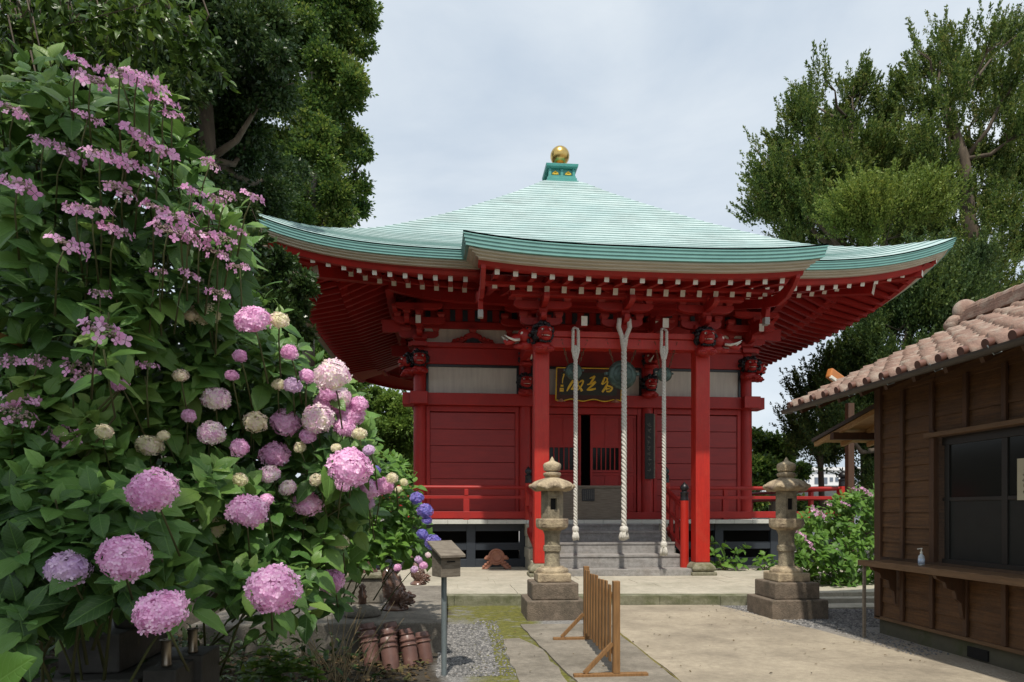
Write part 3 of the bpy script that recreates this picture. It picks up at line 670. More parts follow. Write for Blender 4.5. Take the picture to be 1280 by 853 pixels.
def bracket(cx, cy, z0, sc_=1.0, out=1, outs=(0, -1), nose=True, tiers=2):
    m0 = MB(); block(m0, cx, cy, z0, .36 * sc_, .2 * sc_)
    root = m0.build('bracket_set', RED, T, bevel=.008)
    z = z0 + .13 * sc_; ox, oy = outs; L0 = .95 * sc_
    for t in range(tiers):
        px, py = cx + ox * .30 * t * sc_, cy + oy * .30 * t * sc_
        h = .17 * sc_; w = .13 * sc_
        arm(px, py, z, L0 * (1 + .35 * (t > 0)), h, w, 'X' if oy else 'Y').build('bracket_arm', RED, root, bevel=.008)
        arm(cx + ox * .25 * sc_ * (t + .5), cy + oy * .25 * sc_ * (t + .5), z + .003, .8 * sc_ * (1 + .5 * t), h * .98, w * .95, 'Y' if oy else 'X').build('bracket_arm', RED, root, bevel=.008)
        zz = z + h
        for q in (-1, 0, 1):
            d = q * L0 * (1 + .35 * (t > 0)) * .42
            mb = MB(); block(mb, px + (d if oy else 0), py + (d if ox else 0), zz, .19 * sc_, .13 * sc_); mb.build('bearing_block', RED, root, bevel=.005)
        mb = MB(); block(mb, cx + ox * .30 * (t + 1) * sc_, cy + oy * .30 * (t + 1) * sc_, zz, .19 * sc_, .13 * sc_)
        mb.build('bearing_block', RED, root, bevel=.005)
        z = zz + .11 * sc_
    px, py = cx + ox * .30 * tiers * sc_, cy + oy * .30 * tiers * sc_
    arm(px, py, z, L0 * 1.2, .15 * sc_, .13 * sc_, 'X' if oy else 'Y').build('bracket_arm', RED, root, bevel=.008)
    if nose:
        if oy: MB().bar((cx, cy, z0 + .40 * sc_), (cx, cy + oy * .95 * sc_, z0 + .36 * sc_), .13, .20, capmi=1).build('beam_nose', [RED, WHITE], root)
        else: MB().bar((cx, cy, z0 + .40 * sc_), (cx + ox * .95 * sc_, cy, z0 + .36 * sc_), .13, .20, capmi=1).build('beam_nose', [RED, WHITE], root)
    return root
# main wall columns
COLX = [-HB, -1.69, 1.69, HB]
def round_col(x, y, z0, z1, r=.175, name='column'):
    MB().lathe([(r, z0), (r, z0 + .02), (r, (z0 + z1) / 2), (r * .97, z1 - .02), (r * .93, z1)], x, y, 28).build(name, RED, T, smooth=True, auto=40)
zf = 1.33
for cx in COLX: round_col(XC + cx, YF, zf, 5.95)
for cy in (-1.69, 1.69, HB):
    for s in (-1, 1): round_col(XC + s * HB, YC + cy, zf, 5.95)
# beams round the building (front, sides, back)
def band(z0, z1, t, ext=0, name='wall_beam', m=RED, wall_only=False):
    mb = MB(); a = HB + t
    mb.box(XC - HB - ext - .0, XC + HB + ext, YF - t, YF + t * .9, z0, z1)
    mb.box(XC - HB - t, XC - HB + t * .9, YF - ext + .003 + t if ext == 0 else YF - ext, YC + HB + ext, z0 + .002, z1 - .002)
    mb.box(XC + HB - t * .9, XC + HB + t, YF - ext + .003 + t if ext == 0 else YF - ext, YC + HB + ext, z0 + .002, z1 - .002)
    return mb.build(name, m, T, bevel=.01)
band(4.36, 4.68, .24, .45, 'nageshi_beam'.replace('nageshi', 'tie'))
band(5.47, 5.90, .12, .0, 'head_beam')
band(5.90, 6.02, .22, .30, 'top_plate')
band(6.42, 6.60, .10, .0, 'bracket_beam')
band(6.95, 7.35, .11, .0, 'upper_wall_beam')
band(7.352, 8.1, .06, .0, 'upper_wall_infill', RED)
band(1.33, 1.52, .22, .0, 'sill_beam')
band(6.602, 6.948, .05, 0, 'upper_wall_infill', RED)
# dark slots between the upper bracket arms
for i in range(-13, 14):
    MB().box(XC + i * .33 - .07, XC + i * .33 + .07, YF - .085, YF - .04, 6.63, 6.92).build('dark_slot', SLATE, T)
for i in range(-13, 14):
    MB().box(XC + HB + .04, XC + HB + .085, YC + i * .33 - .07, YC + i * .33 + .07, 6.63, 6.92).build('dark_slot', SLATE, T)
# panels between columns: lower red planks, upper white plaster with a dark frame, spandrel with carved strut
def wall_bay(x0, x1, kind):
    a, b = x0 + .17, x1 - .17
    # spandrel
    MB().box(a - .05, b + .05, YF - .03, YF + .03, 6.022, 6.418).build('spandrel_panel', PLASTER, T)
    c = (a + b) / 2
    km = MB(); km.prism([(c - .62, 6.025), (c - .45, 6.16), (c - .30, 6.12), (c - .22, 6.26), (c - .08, 6.32), (c + .08, 6.32), (c + .22, 6.26), (c + .30, 6.12), (c + .45, 6.16), (c + .62, 6.025), (c + .3, 6.025), (c + .16, 6.12), (c - .16, 6.12), (c - .3, 6.025)], YF - .13, YF - .035)
    block(km, c, YF - .09, 6.31, .2, .11)
    for q in (-1, 1):
        for j in range(4): km.ball((c + q * (.2 + .1 * j), YF - .13, 6.19 - .035 * j), .055, 8, 6)
    km.build('carved_strut', RED, T, bevel=.01)
    km = MB(); km.prism([(c - .20, 6.03), (c - .14, 6.14), (c, 6.18), (c + .14, 6.14), (c + .20, 6.03)], YF - .14, YF - .12); km.build('strut_inlay', BLACK, T)
    # transom
    fr = MB(); z0, z1 = 4.685, 5.465; y0, y1 = YF - .075, YF + .02
    fr.box(a, a + .055, y0, y1, z0, z1); fr.box(b - .055, b, y0, y1, z0, z1); fr.box(a + .056, b - .056, y0, y1, z1 - .06, z1); fr.box(a + .056, b - .056, y0 + .01, y1, z0, z0 + .02)
    fo = fr.build('transom_frame', BLACK, T)
    MB().box(a + .057, b - .057, YF - .03, YF + .01, z0 + .022, z1 - .062).build('plaster_panel', PLASTER, fo)
    if kind == 'plank':
        mb = MB(); z = 1.53; hh = (4.19 - 1.53) / 6
        for i in range(6): mb.box(a + .10, b - .10, YF - .055 - .0005 * i, YF + .02, z, z + hh - .012); z += hh
        wo = mb.build('plank_wall', REDW, T, bevel=.006)
        mb = MB(); mb.box(a, a + .095, YF - .09, YF + .03, 1.525, 4.355); mb.box(b - .095, b, YF - .09, YF + .03, 1.525, 4.355); mb.box(a + .096, b - .096, YF - .09, YF + .03, 4.21, 4.355)
        mb.box(a + .096, b - .096, YF + .021, YF + .04, 1.525, 4.21)
        mb.build('panel_frame', RED, wo, bevel=.005)
wall_bay(XC + COLX[0], XC + COLX[1], 'plank'); wall_bay(XC + COLX[1], XC + COLX[2], 'door'); wall_bay(XC + COLX[2], XC + COLX[3], 'plank')
# side and back walls
mb = MB()
for s in (-1, 1):
    for i in range(12): mb.box(XC + s * HB - .05, XC + s * HB + .05, YF + .2, YC + HB - .1, 1.34 + i * .25, 1.34 + i * .25 + .24)
    mb.box(XC + s * HB - .03, XC + s * HB + .03, YF + .2, YC + HB, 4.37, 7.2)
mb.box(XC - HB, XC + HB, YC + HB - .06, YC + HB + .06, 1.34, 7.2)
mb.build('side_wall', REDW, T, bevel=.005)
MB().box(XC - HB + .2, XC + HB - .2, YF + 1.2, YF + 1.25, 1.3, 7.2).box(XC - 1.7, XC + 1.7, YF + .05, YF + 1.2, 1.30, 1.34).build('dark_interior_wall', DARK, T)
# doorway: four sliding leaves with a dark gap
dz0, dz1 = 1.53, 4.17
mb = MB(); mb.box(XC - 1.51, XC - 1.40, YF - .1, YF + .08, 1.53, 4.355); mb.box(XC + 1.40, XC + 1.51, YF - .1, YF + .08, 1.53, 4.355); mb.box(XC - 1.395, XC + 1.395, YF - .1, YF + .08, 4.18, 4.355)
mb.box(2.46, 2.56, YF - .08, YF + .06, 1.53, 4.18); 
mb.build('door_frame', RED, T, bevel=.006)
def door_leaf(x0, x1, y, lattice=True, half=False):
    mb = MB(); t = .05; w = .055
    zs = [1.53, 2.03, 2.50, 3.28, 4.18]
    rails = [1.53, 2.04, 2.52, 2.60, 3.28, 4.10]
    mb.box(x0, x0 + w, y, y + t, 1.53, 4.175); mb.box(x1 - w, x1, y, y + t, 1.53, 4.175)
    for z in rails: mb.box(x0 + w, x1 - w, y + .004, y + t - .002, z, z + .07)
    c = (x0 + x1) / 2
    for za, zb in ((1.6, 2.04), (2.11, 2.52), (3.35, 4.10)): mb.box(c - .02, c + .02, y + .006, y + t - .004, za, zb)
    for za, zb in ((1.6, 2.04), (2.11, 2.52), (3.35, 4.10)): mb.box(x0 + w, x1 - w, y + .022, y + .034, za, zb)
    if lattice:
        n = 6
        for i in range(n + 1):
            x = x0 + w + (x1 - x0 - 2 * w) * i / n; mb.box(x - .014, x + .014, y + .008, y + .03, 2.67, 3.28)
    else: mb.box(x0 + w, x1 - w, y + .022, y + .034, 2.6, 3.28)
    d = mb.build('door', RED, T, bevel=.003)
    if lattice: MB().box(x0 + w, x1 - w, y + .036, y + .042, 2.6, 3.3).build('pane', GLASS, d)
door_leaf(2.565, 3.50, YF - .02); door_leaf(3.76, 4.62, YF - .02); door_leaf(4.625, 5.03, YF - .045, False)
# corner + intermediate brackets
for cx in COLX: bracket(XC + cx, YF, 6.02, 1.05, tiers=2)
for cy in (-HB, -1.69, 1.69): bracket(XC + HB + .001, YC + cy + (.001), 6.02, 1.05, outs=(1, 0), tiers=2)
for cy in (-HB, -1.69, 1.69): bracket(XC - HB + .001, YC + cy + .001, 6.02, 1.05, outs=(-1, 0), tiers=2)
# ---- porch posts, beam, brackets
for x in (1.90, 5.42):
    st = MB(); y = 14.3
    st.box(x - .28, x + .28, y - .28, y + .28, .15, .235)
    st.lathe([(.27, 0), (.335, .03), (.34, .10), (.27, .16), (.22, .20)], 0, 0, 4)
    st.v = [v if i < 8 else (x + (v[0] * math.cos(R(45)) - v[1] * math.sin(R(45))) * 1.1, y + (v[0] * math.sin(R(45)) + v[1] * math.cos(R(45))) * 1.1, v[2] + .235) for i, v in enumerate(st.v)]
    st.build('post_footing', OLIVE, T, bevel=.03)
    MB().box(x - .16, x + .16, 14.14, 14.46, .43, 5.40).build('porch_post', REDV, T, bevel=.022)
pb = MB(); pb.box(1.5, 5.82, 14.16, 14.44, 5.03, 5.245); pb.box(1.5, 5.82, 14.19, 14.41, 5.245, 5.262); pb.box(1.5, 5.82, 14.15, 14.45, 5.262, 5.385)
pb.build('porch_beam', REDV, T, bevel=.012)
for x in (1.90, 3.66, 5.42): bracket(x, 14.3, 5.40, .95, tiers=2, nose=False, outs=(0, -1))
for x in (2.78, 4.54):
    MB().bar((x, 14.6, 5.60), (x, 13.98, 5.56), .13, .2, capmi=1).build('beam_nose', [RED, WHITE], T)
MB().box(1.2, 6.15, 14.18, 14.42, 6.10, 6.24).build('porch_purlin', RED, T, bevel=.01)
MB().box(1.2, 6.15, 13.70, 13.86, 5.98, 6.09).build('porch_purlin', RED, T, bevel=.01)
# tie beams from porch posts back to the hall (curved)
for x in (1.90, 5.42):
    pts = [(14.4, 5.15), (15.2, 5.42), (16.4, 5.62), (17.9, 5.66)]
    MB().prism([(y, z + .15) for y, z in pts] + [(y, z - .15) for y, z in reversed(pts)], x - .10, x + .10, axis='X').build('tie_beam', RED, T, bevel=.012)
# ---- carved lion and elephant heads
def lion(x, y, z, face, s=1.0):
    f = Vector(face).normalized(); sd = Vector((-f.y, f.x, 0)); P = lambda a, b, c: (x + f.x * a * s + sd.x * b * s, y + f.y * a * s + sd.y * b * s, z + c * s)
    mb = MB(); r = random.Random(int(x * 10 + y))
    mb.ball(P(.08, 0, .0), .15 * s, 14, 10); mb.ball(P(.20, 0, -.02), .095 * s, 12, 8, sc=(1, 1.25, .6)); mb.ball(P(.18, 0, -.115), .09 * s, 12, 8, sc=(1, 1.1, .4))
    for q in (-1, 1): mb.tube([P(.19, q * .02, .05), P(.21, q * .07, .085), P(.17, q * .12, .07)], .022 * s, 6); mb.ball(P(.24, q * .035, .015), .028 * s, 7, 5)
    mb.ball(P(-.02, .0, -.24), .19 * s, 12, 8, sc=(1, 1, .55)); mb.ball(P(.10, .10, -.28), .075 * s, 10, 7, sc=(1.3, 1, .8)); mb.ball(P(.10, -.10, -.28), .075 * s, 10, 7, sc=(1.3, 1, .8))
    for q in (-1, 1):
        for j in (-1, 0, 1): mb.ball(P(.19, q * .10 + j * .035, -.31), .024 * s, 6, 5)
    root = mb.build('lion_carving', RED, T, smooth=True)
    mb = MB()
    for i in range(120):
        t = r.uniform(0, 2 * math.pi); rad = r.uniform(.12, .20)
        a = r.uniform(-.18, .10); b = rad * math.cos(t); c = .05 + rad * math.sin(t) * .85
        if a > 0 and (abs(b) < .11 and c < .10): continue
        if c < -.10: continue
        mb.ball(P(a, b, c), r.uniform(.032, .05) * s, 6, 5)
    for b in (-.09, -.045, 0, .045, .09): mb.ball(P(.13, b, .125), .038 * s, 6, 5); mb.ball(P(.16, b, -.155 - .01 * (b == 0)), .028 * s, 6, 5)
    for q in (-1, 1): mb.ball(P(.245, q * .034, .004), .012 * s, 5, 4)
    mb.build('mane', BLACK, root, smooth=True)
    mb = MB()
    for q in (-1, 1): mb.ball(P(.205, q * .066, .045), .026 * s, 8, 6, sc=(1, 1, .8))
    for i in range(-4, 5): 
        c = P(.262 - .0075 * i * i, i * .023, -.075 + .0022 * i * i); mb.ball(c, .011 * s, 5, 4)
    mb.build('teeth_and_eyes', WHITE, root)
    mb = MB()
    for q in (-1, 1): mb.ball(P(.228, q * .064, .043), .012 * s, 6, 5)
    mb.build('pupil', BLACK, root)
def elephant(x, y, z, face, s=1.0):
    f = Vector(face).normalized(); sd = Vector((-f.y, f.x, 0)); P = lambda a, b, c: (x + f.x * a * s + sd.x * b * s, y + f.y * a * s + sd.y * b * s, z + c * s)
    mb = MB(); mb.ball(P(.12, 0, .05), .16 * s, 14, 10); mb.tube([P(.2, 0, .02), P(.34, 0, -.02), P(.44, 0, -.10), P(.52, 0, -.13), P(.58, 0, -.08)], [.10 * s, .075 * s, .055 * s, .045 * s, .03 * s], 10)
    mb.ball(P(.10, 0, -.14), .15 * s, 12, 8, sc=(1.1, 1, .55)); mb.ball(P(.24, .0, -.17), .10 * s, 10, 7, sc=(1.2, 1, .5))
    for q in (-1, 1): mb.ball(P(.06, q * .12, .13), .065 * s, 8, 6, sc=(1, .5, 1.2))
    root = mb.build('elephant_carving', RED, T, smooth=True)
    mb = MB(); r = random.Random(3)
    for i in range(60):
        t = r.uniform(0, 6.28); rd = r.uniform(.12, .18); mb.ball(P(r.uniform(-.2, .12), rd * math.cos(t), .03 + rd * math.sin(t)), r.uniform(.03, .045) * s, 6, 5)
    mb.build('mane', BLACK, root, smooth=True)
    mb = MB()
    for q in (-1, 1):
        mb.tube([P(.27, q * .07, -.05), P(.38, q * .09, -.075), P(.50, q * .085, -.045), P(.60, q * .07, .01)], [.032 * s, .027 * s, .02 * s, .006 * s], 8); mb.ball(P(.22, q * .09, .08), .034 * s, 8, 6)
    mb.build('tusk', WHITE, root, smooth=True)
for x, q in ((1.90, -1), (5.42, 1)):
    lion(x, 14.02, 5.26, (q * -.1 + .1, -1, 0), 1.12); elephant(x + q * .24, 14.28, 5.22, (q, -.35, 0), 1.05)
for x, q in ((XC - HB, -1), (XC + HB, 1)):
    lion(x, YF - .22, 5.55, (0.05, -1, 0), 1.15); lion(x + q * .27, YF, 5.53, (q, -.2, 0), 1.1)
for x in (XC - 1.69, XC + 1.69):
    lion(x, YF - .28, 4.98, (0.05, -1, 0), 1.1); elephant(x, YF - .25, 5.62, (0.0, -1, 0), 1.1)
# ---- veranda, steps, railings, base
VX0, VX1, VY0 = XC - HB - 1.65, 10.15, 16.40
mb = MB()
def tiles_edge(x0, x1, y, z0, z1, d):
    x = x0
    while x < x1 - .05:
        xx = min(x + .48, x1); mb.box(x, xx - .006, y, y + d, z0, z1); x = xx
tiles_edge(VX0, VX1, VY0, 1.235, 1.33, .22)
mb.box(VX0 + .01, VX1 - .01, VY0 + .225, YF + .3, 1.24, 1.325); mb.box(VX1 - 1.7, VX1 - .01, YF + .3, YC + HB + 1.6, 1.24, 1.325); mb.box(VX0 + .01, VX0 + 1.7, YF + .3, YC + HB + 1.6, 1.24, 1.325)
mb.build('veranda_floor', STONEW, T, bevel=.004)
SX0, SX1 = 1.98, 5.15
tr = [14.12, 14.62, 15.2, 15.78, 16.36]; tz = [.36, .60, .845, 1.09]
mb = MB(); mb.box(1.72, 5.62, 14.12, 14.9, .15, .30, 0)
for i in range(4):
    y0 = tr[i + 1] - .0
    mb.box(SX0, SX1, y0, 16.6, [.30, .58, .83, 1.07][i] - (.02 if i else 0), [.58, .83, 1.07, 1.237][i] - .012 * 0, 0)
    mb.box(SX0 - .002, SX1 + .002, y0 - .02, y0 + .3, [.58, .83, 1.07, 1.2355][i] - .05, [.58, .83, 1.07, 1.2355][i] + .002 * (i < 3), 0)
mb.build('stone_steps', STONE, T, bevel=.008)
for s, xx in ((-1, SX0 - .003), (1, SX1 + .003)):
    mb = MB(); a, b = (xx - .16, xx) if s < 0 else (xx, xx + .16)
    for i in range(4): mb.box(a - (.02 if i % 2 else 0), b, [15.25, 15.6, 15.95, 16.2][i], 16.9, .15 + .26 * i, .15 + .26 * (i + 1) - .006 if i < 3 else 1.233)
    mb.build('stair_cheek', TERR, T, bevel=.01)
# blue-black base lattice
def base_run(p, q, axis):
    mb = MB(); 
    L_ = q - p; n = max(1, round(L_ / 1.35)); 
    for i in range(n + 1):
        c = p + L_ * i / n; w = .11
        if axis == 'X': mb.box(c - w, c + w, 16.66, 16.80, .15, 1.235)
        else: mb.box(VX1 - .45, VX1 - .31, c - w, c + w, .15, 1.235)
    for z0, z1 in ((.15, .36), (.58, .76), (1.05, 1.234)):
        if axis == 'X': mb.box(p, q, 16.68, 16.78, z0, z1)
        else: mb.box(VX1 - .43, VX1 - .33, p, q, z0, z1)
    return mb.build('base_lattice', SLATE, T, bevel=.006)
base_run(VX0 + .3, 1.80, 'X'); base_run(5.33, VX1 - .38, 'X'); base_run(16.8, YC + HB, 'Y')
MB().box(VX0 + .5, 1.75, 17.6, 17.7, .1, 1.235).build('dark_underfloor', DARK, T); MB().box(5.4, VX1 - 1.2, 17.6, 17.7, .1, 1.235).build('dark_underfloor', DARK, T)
def giboshi(mb, x, y, z, r, mi=0):
    mb.lathe([(r * 1.02, 0), (r * 1.06, .02), (r * .98, .05), (r * .98, .15), (r * 1.1, .16), (r * 1.1, .18), (r * .7, .20), (r * .62, .22), (r * 1.0, .25), (r * 1.08, .29), (r * .95, .33), (r * .5, .37), (r * .2, .40), (.004, .42)], x, y, 16, mi, cz=z)
def newel(x, y, z0, z1, r=.085, square=True):
    mb = MB()
    if square: mb.box(x - r, x + r, y - r, y + r, z0, z1)
    else: mb.lathe([(r, z0), (r, z1)], x, y, 20)
    n = mb.build('newel_post', REDV, T, bevel=.01 if square else 0, smooth=not square, auto=40)
    c = MB(); giboshi(c, x, y, z1, r * .95); c.build('cap', BLACK, n, smooth=True, auto=50)
zr = 1.33
def railing_x(x0, x1, y, posts, over=0):
    mb = MB(); mb.box(x0, x1, y - .06, y + .06, zr + .045, zr + .21); mb.box(x0, x1, y - .035, y + .035, zr + .52, zr + .60)
    mb.tube([(x0, y, zr + .80), (x1 + over * .0, y, zr + .80)], .048, 12)
    for x in posts: mb.box(x - .075, x + .075, y - .05, y + .05, zr + .005, zr + .518); mb.box(x - .05, x + .05, y - .045, y + .045, zr + .60, zr + .76)
    return mb.build('railing', RED, T, bevel=.008)
railing_x(VX0 + .06, 1.88, 16.50, [-1.2, .35, ])
railing_x(5.40, VX1 - .02, 16.50, [6.9, 8.4])
newel(1.88, 16.50, zr, 2.24, .085); newel(5.36, 16.50, zr, 2.26, .085); newel(VX1 - .1, 16.50, zr + .3, 2.18, .12); newel(VX0 + .1, 16.5, zr, 2.18, .11)
mb = MB(); y0, y1 = 16.6, YC + HB + 1.5; x = VX1 - .10
mb.box(x - .05, x + .05, y0, y1, zr + .045, zr + .21); mb.box(x - .03, x + .03, y0, y1, zr + .52, zr + .6); mb.tube([(x, y0, zr + .8), (x, y1, zr + .8)], .045, 10)
for i in range(6): mb.box(x - .045, x + .045, 18.0 + i * 1.9, 18.15 + i * 1.9, zr, zr + .76)
mb.build('railing', RED, T, bevel=.008)
mb = MB(); x = VX0 + .10
mb.box(x - .05, x + .05, y0, y1, zr + .045, zr + .21); mb.box(x - .03, x + .03, y0, y1, zr + .52, zr + .6); mb.tube([(x, y0, zr + .8), (x, y1, zr + .8)], .045, 10)
mb.build('railing', RED, T, bevel=.008)
for x in (1.86, 5.24):
    newel(x if x < 3 else 5.14, 14.52, .30, 1.78, .092, square=False)
    xa, xb = (x, x) if x < 3 else (5.14, 5.34)
    mb = MB()
    for dz, w, h in ((-.16, .09, .09), (-.62, .06, .09), (-1.12, .09, .14)):
        mb.bar((xa, 14.6, 1.78 + dz + .02), (xb, 16.45, 2.26 + dz - .0), w, h)
    for t in (.33, .66): mb.box(xa + (xb - xa) * t - .04, xa + (xb - xa) * t + .04, 14.6 + 1.85 * t - .05, 14.6 + 1.85 * t + .05, .72 + .48 * t, 1.62 + .48 * t)
    mb.build('stair_railing', RED, T, bevel=.006)
# ================================================================== STONE LANTERNS
def make_lantern(x, y, label, ry=0):
    t = thing('stone_lantern', (x, y, 0), label, 'lantern', 'stone lanterns flanking the path to the hall'); t.rotation_euler.z = 0
    def lb(name, mb, m, **k):
        o = mb.build(name, m, None, **k); o.parent = t; return o
    lb('lower_plinth', MB().box(-.42, .42, -.42, .42, -.03, .275), PLINTH, bevel=.018)
    lb('upper_plinth', MB().box(-.335, .335, -.335, .335, .275, .515), PLINTH, bevel=.018)
    mb = MB().box(-.245, .245, -.245, .245, .515, .645); lb('base_block', mb, LANT, bevel=.02)
    six = lambda tt, r, z: 1 + .035 * math.cos(6 * tt)
    lb('base_ring', MB().lathe([(.235, 0), (.24, .03), (.22, .06), (.17, .075), (.165, .09)], n=36, cz=.645, lobe=six), LANT, smooth=True, auto=45)
    lb('shaft', MB().lathe([(.125, 0), (.118, .03), (.112, .05), (.112, .22), (.128, .23), (.132, .27), (.128, .31), (.113, .32), (.113, .46), (.12, .49), (.135, .52), (.14, .535)], n=36, cz=.73), LANTS, smooth=True, auto=45)
    lb('platform', MB().lathe([(.13, 0), (.19, .02), (.235, .05), (.245, .10), (.245, .17), (.235, .178), (.10, .18)], n=12, cz=1.26), LANT, bevel=.008)
    # fire box: six panels with a window opening in front
    mb = MB(); n = 6; rr = .165; z0, z1 = 1.44, 1.855
    for k in range(6):
        a0 = math.pi / 6 + k * math.pi / 3 - math.pi / 2 - math.pi / 3; a1 = a0 + math.pi / 3
        p0 = Vector((rr * math.cos(a0), rr * math.sin(a0), 0)); p1 = Vector((rr * math.cos(a1), rr * math.sin(a1), 0)); i0 = p0 * .72; i1 = p1 * .72
        def panel(u0, u1, za, zb):
            A, B, C_, D = p0.lerp(p1, u0), p0.lerp(p1, u1), i0.lerp(i1, u1), i0.lerp(i1, u0)
            v = [(q.x, q.y, z) for z in (za, zb) for q in (A, B, C_, D)]
            mb.add(v, [(0, 1, 2, 3), (4, 5, 6, 7), (0, 1, 5, 4), (1, 2, 6, 5), (2, 3, 7, 6), (3, 0, 4, 7)])
        mid = (a0 + a1) / 2
        if abs(math.cos(mid - (-math.pi / 2))) > .99 :
            panel(0, .20, z0, z1); panel(.80, 1, z0, z1); panel(.20, .80, z0, z0 + .13); panel(.20, .80, z1 - .12, z1)
        else: panel(0, 1, z0, z1)
    mb.lathe([(.10, z0), (.10, z0 + .02)], n=12)
    lb('fire_box', mb, LANTS)
    MBd = MB().lathe([(.115, z0 + .03), (.115, z1 - .03)], n=6); lb('dark_window', MBd, DARK)
    # roof: flared, lobed, with curled corners
    def lobe(tt, r, z):
        k = min(max((r - .12) / .2, 0), 1); return 1 + k * (.11 * abs(math.cos(4 * tt)) - .06)
    N = 64; prof = [(.165, 1.845), (.255, 1.85), (.300, 1.872), (.312, 1.900), (.300, 1.925), (.262, 1.965), (.215, 1.995), (.16, 2.02), (.11, 2.038), (.10, 2.055)]
    mb = MB().lathe(prof, n=N, lobe=lobe)
    for i in range(len(prof)):
        for k in range(N):
            q = i * N + k; v = mb.v[q]; tt = 2 * math.pi * k / N; r = prof[i][0]; kk = min(max((r - .17) / .13, 0), 1)
            mb.v[q] = (v[0], v[1], v[2] + .040 * kk * (abs(math.cos(4 * tt)) - .5) )
    for k in range(8):
        tt = 2 * math.pi * k / 8; mb.ball((.315 * math.cos(tt), .315 * math.sin(tt), 1.915), .036, 8, 6, sc=(1, 1, .9))
    lb('roof', mb, LANT, smooth=True, auto=60)
    lb('finial', MB().lathe([(.08, 0), (.12, .02), (.135, .05), (.125, .075), (.09, .085), (.09, .095), (.12, .105), (.132, .15), (.134, .19), (.118, .215), (.06, .24), (.035, .255), (.028, .275), (.012, .30), (.002, .315)], n=28, cz=2.04), LANT, smooth=True, auto=50)
    for c_ in t.children:
        if c_.name.startswith('dark_window'): w_ = c_
    for c_ in t.children:
        if c_.name.startswith('fire_box'): w_.parent = c_
    return t
make_lantern(4.955, 9.60, 'tan stone lantern standing in front of the right hydrangea, nearer the brown wooden building')
lt = make_lantern(1.475, 9.85, 'tan stone lantern standing beside the left red porch post, behind the slatted wooden barrier')

# ================================================================== ROPES AND GONGS
def strand_rope(mb, pts, r, turns, n=6, ph0=0):
    L_ = 0; 
    for s in range(3):
        q = []; m = len(pts) 
        N = int(turns * 8)
        for i in range(N + 1):
            u = i / N * (m - 1); k = min(int(u), m - 2); p = Vector(pts[k]).lerp(Vector(pts[k + 1]), u - k)
            a = 2 * math.pi * (i / 8) + s * 2 * math.pi / 3 + ph0
            q.append(p + Vector((math.cos(a) * r * .52, math.sin(a) * r * .52, 0)))
        mb.tube(q, r * .56, n)
def rope(x, y, z0, z1, r, label, loop):
    t = thing('bell_rope', (x, y, z0), label, 'rope', 'white ropes hanging in front of the porch')
    mb = MB(); strand_rope(mb, [(x, y, z1 - .35), (x + .004, y, (z0 + z1) / 2), (x, y, z0 + .25)], r, (z1 - z0) / (r * 5.2)); mb.build('rope', ROPE, t, smooth=True)
    mb = MB()
    if loop == 'thin':
        for s in (-1, 1):
            strand_rope(mb, [(x + s * .055, y - .02, z1 - .02), (x + s * .06, y - .01, z1 - .45), (x + s * .02, y, z1 - .62)], r * .75, 7)
        strand_rope(mb, [(x - .055, y + .0, z1), (x, y + .1, z1 + .06), (x + .055, y + .0, z1)], r * .7, 2)
    else:
        for s in (-1, 1):
            strand_rope(mb, [(x + s * .10, y - .02, z1 + .05), (x + s * .12, y - .02, z1 - .12), (x + s * .05, y, z1 - .3), (x, y, z1 - .62)], r * .85, 8, ph0=s)
    mb.build('loop', ROPE, t, smooth=True)
    mb = MB(); mb.lathe([(r * 1.1, .30), (r * 1.5, .27), (r * 1.6, .22), (r * 1.35, .19), (r * 1.2, .17)], x, y, 16, cz=z0)
    rr = random.Random(int(x * 100))
    for i in range(60):
        a = rr.uniform(0, 6.28); q = rr.uniform(.2, 1.2) * r; l_ = rr.uniform(.75, 1.05)
        mb.tube([(x + q * math.cos(a), y + q * math.sin(a), z0 + .20), (x + 1.5 * q * math.cos(a), y + 1.5 * q * math.sin(a), z0 + .08), (x + 1.65 * q * math.cos(a), y + 1.65 * q * math.sin(a), z0 + .2 - .2 * l_)], [.009, .011, .006], 4)
    mb.build('tassel', ROPE, t, smooth=True)
rope(2.59, 13.98, .93, 5.38, .045, 'thin white twisted rope in front of the small left gong', 'thin')
rope(3.62, 13.94, .93, 5.55, .058, 'thickest white twisted rope, looped round the porch bracket in front of the big green gong', 'thick')
rope(4.49, 13.96, .60, 5.40, .045, 'longest white twisted rope, with the lowest tassel, beside the right red post', 'thin')
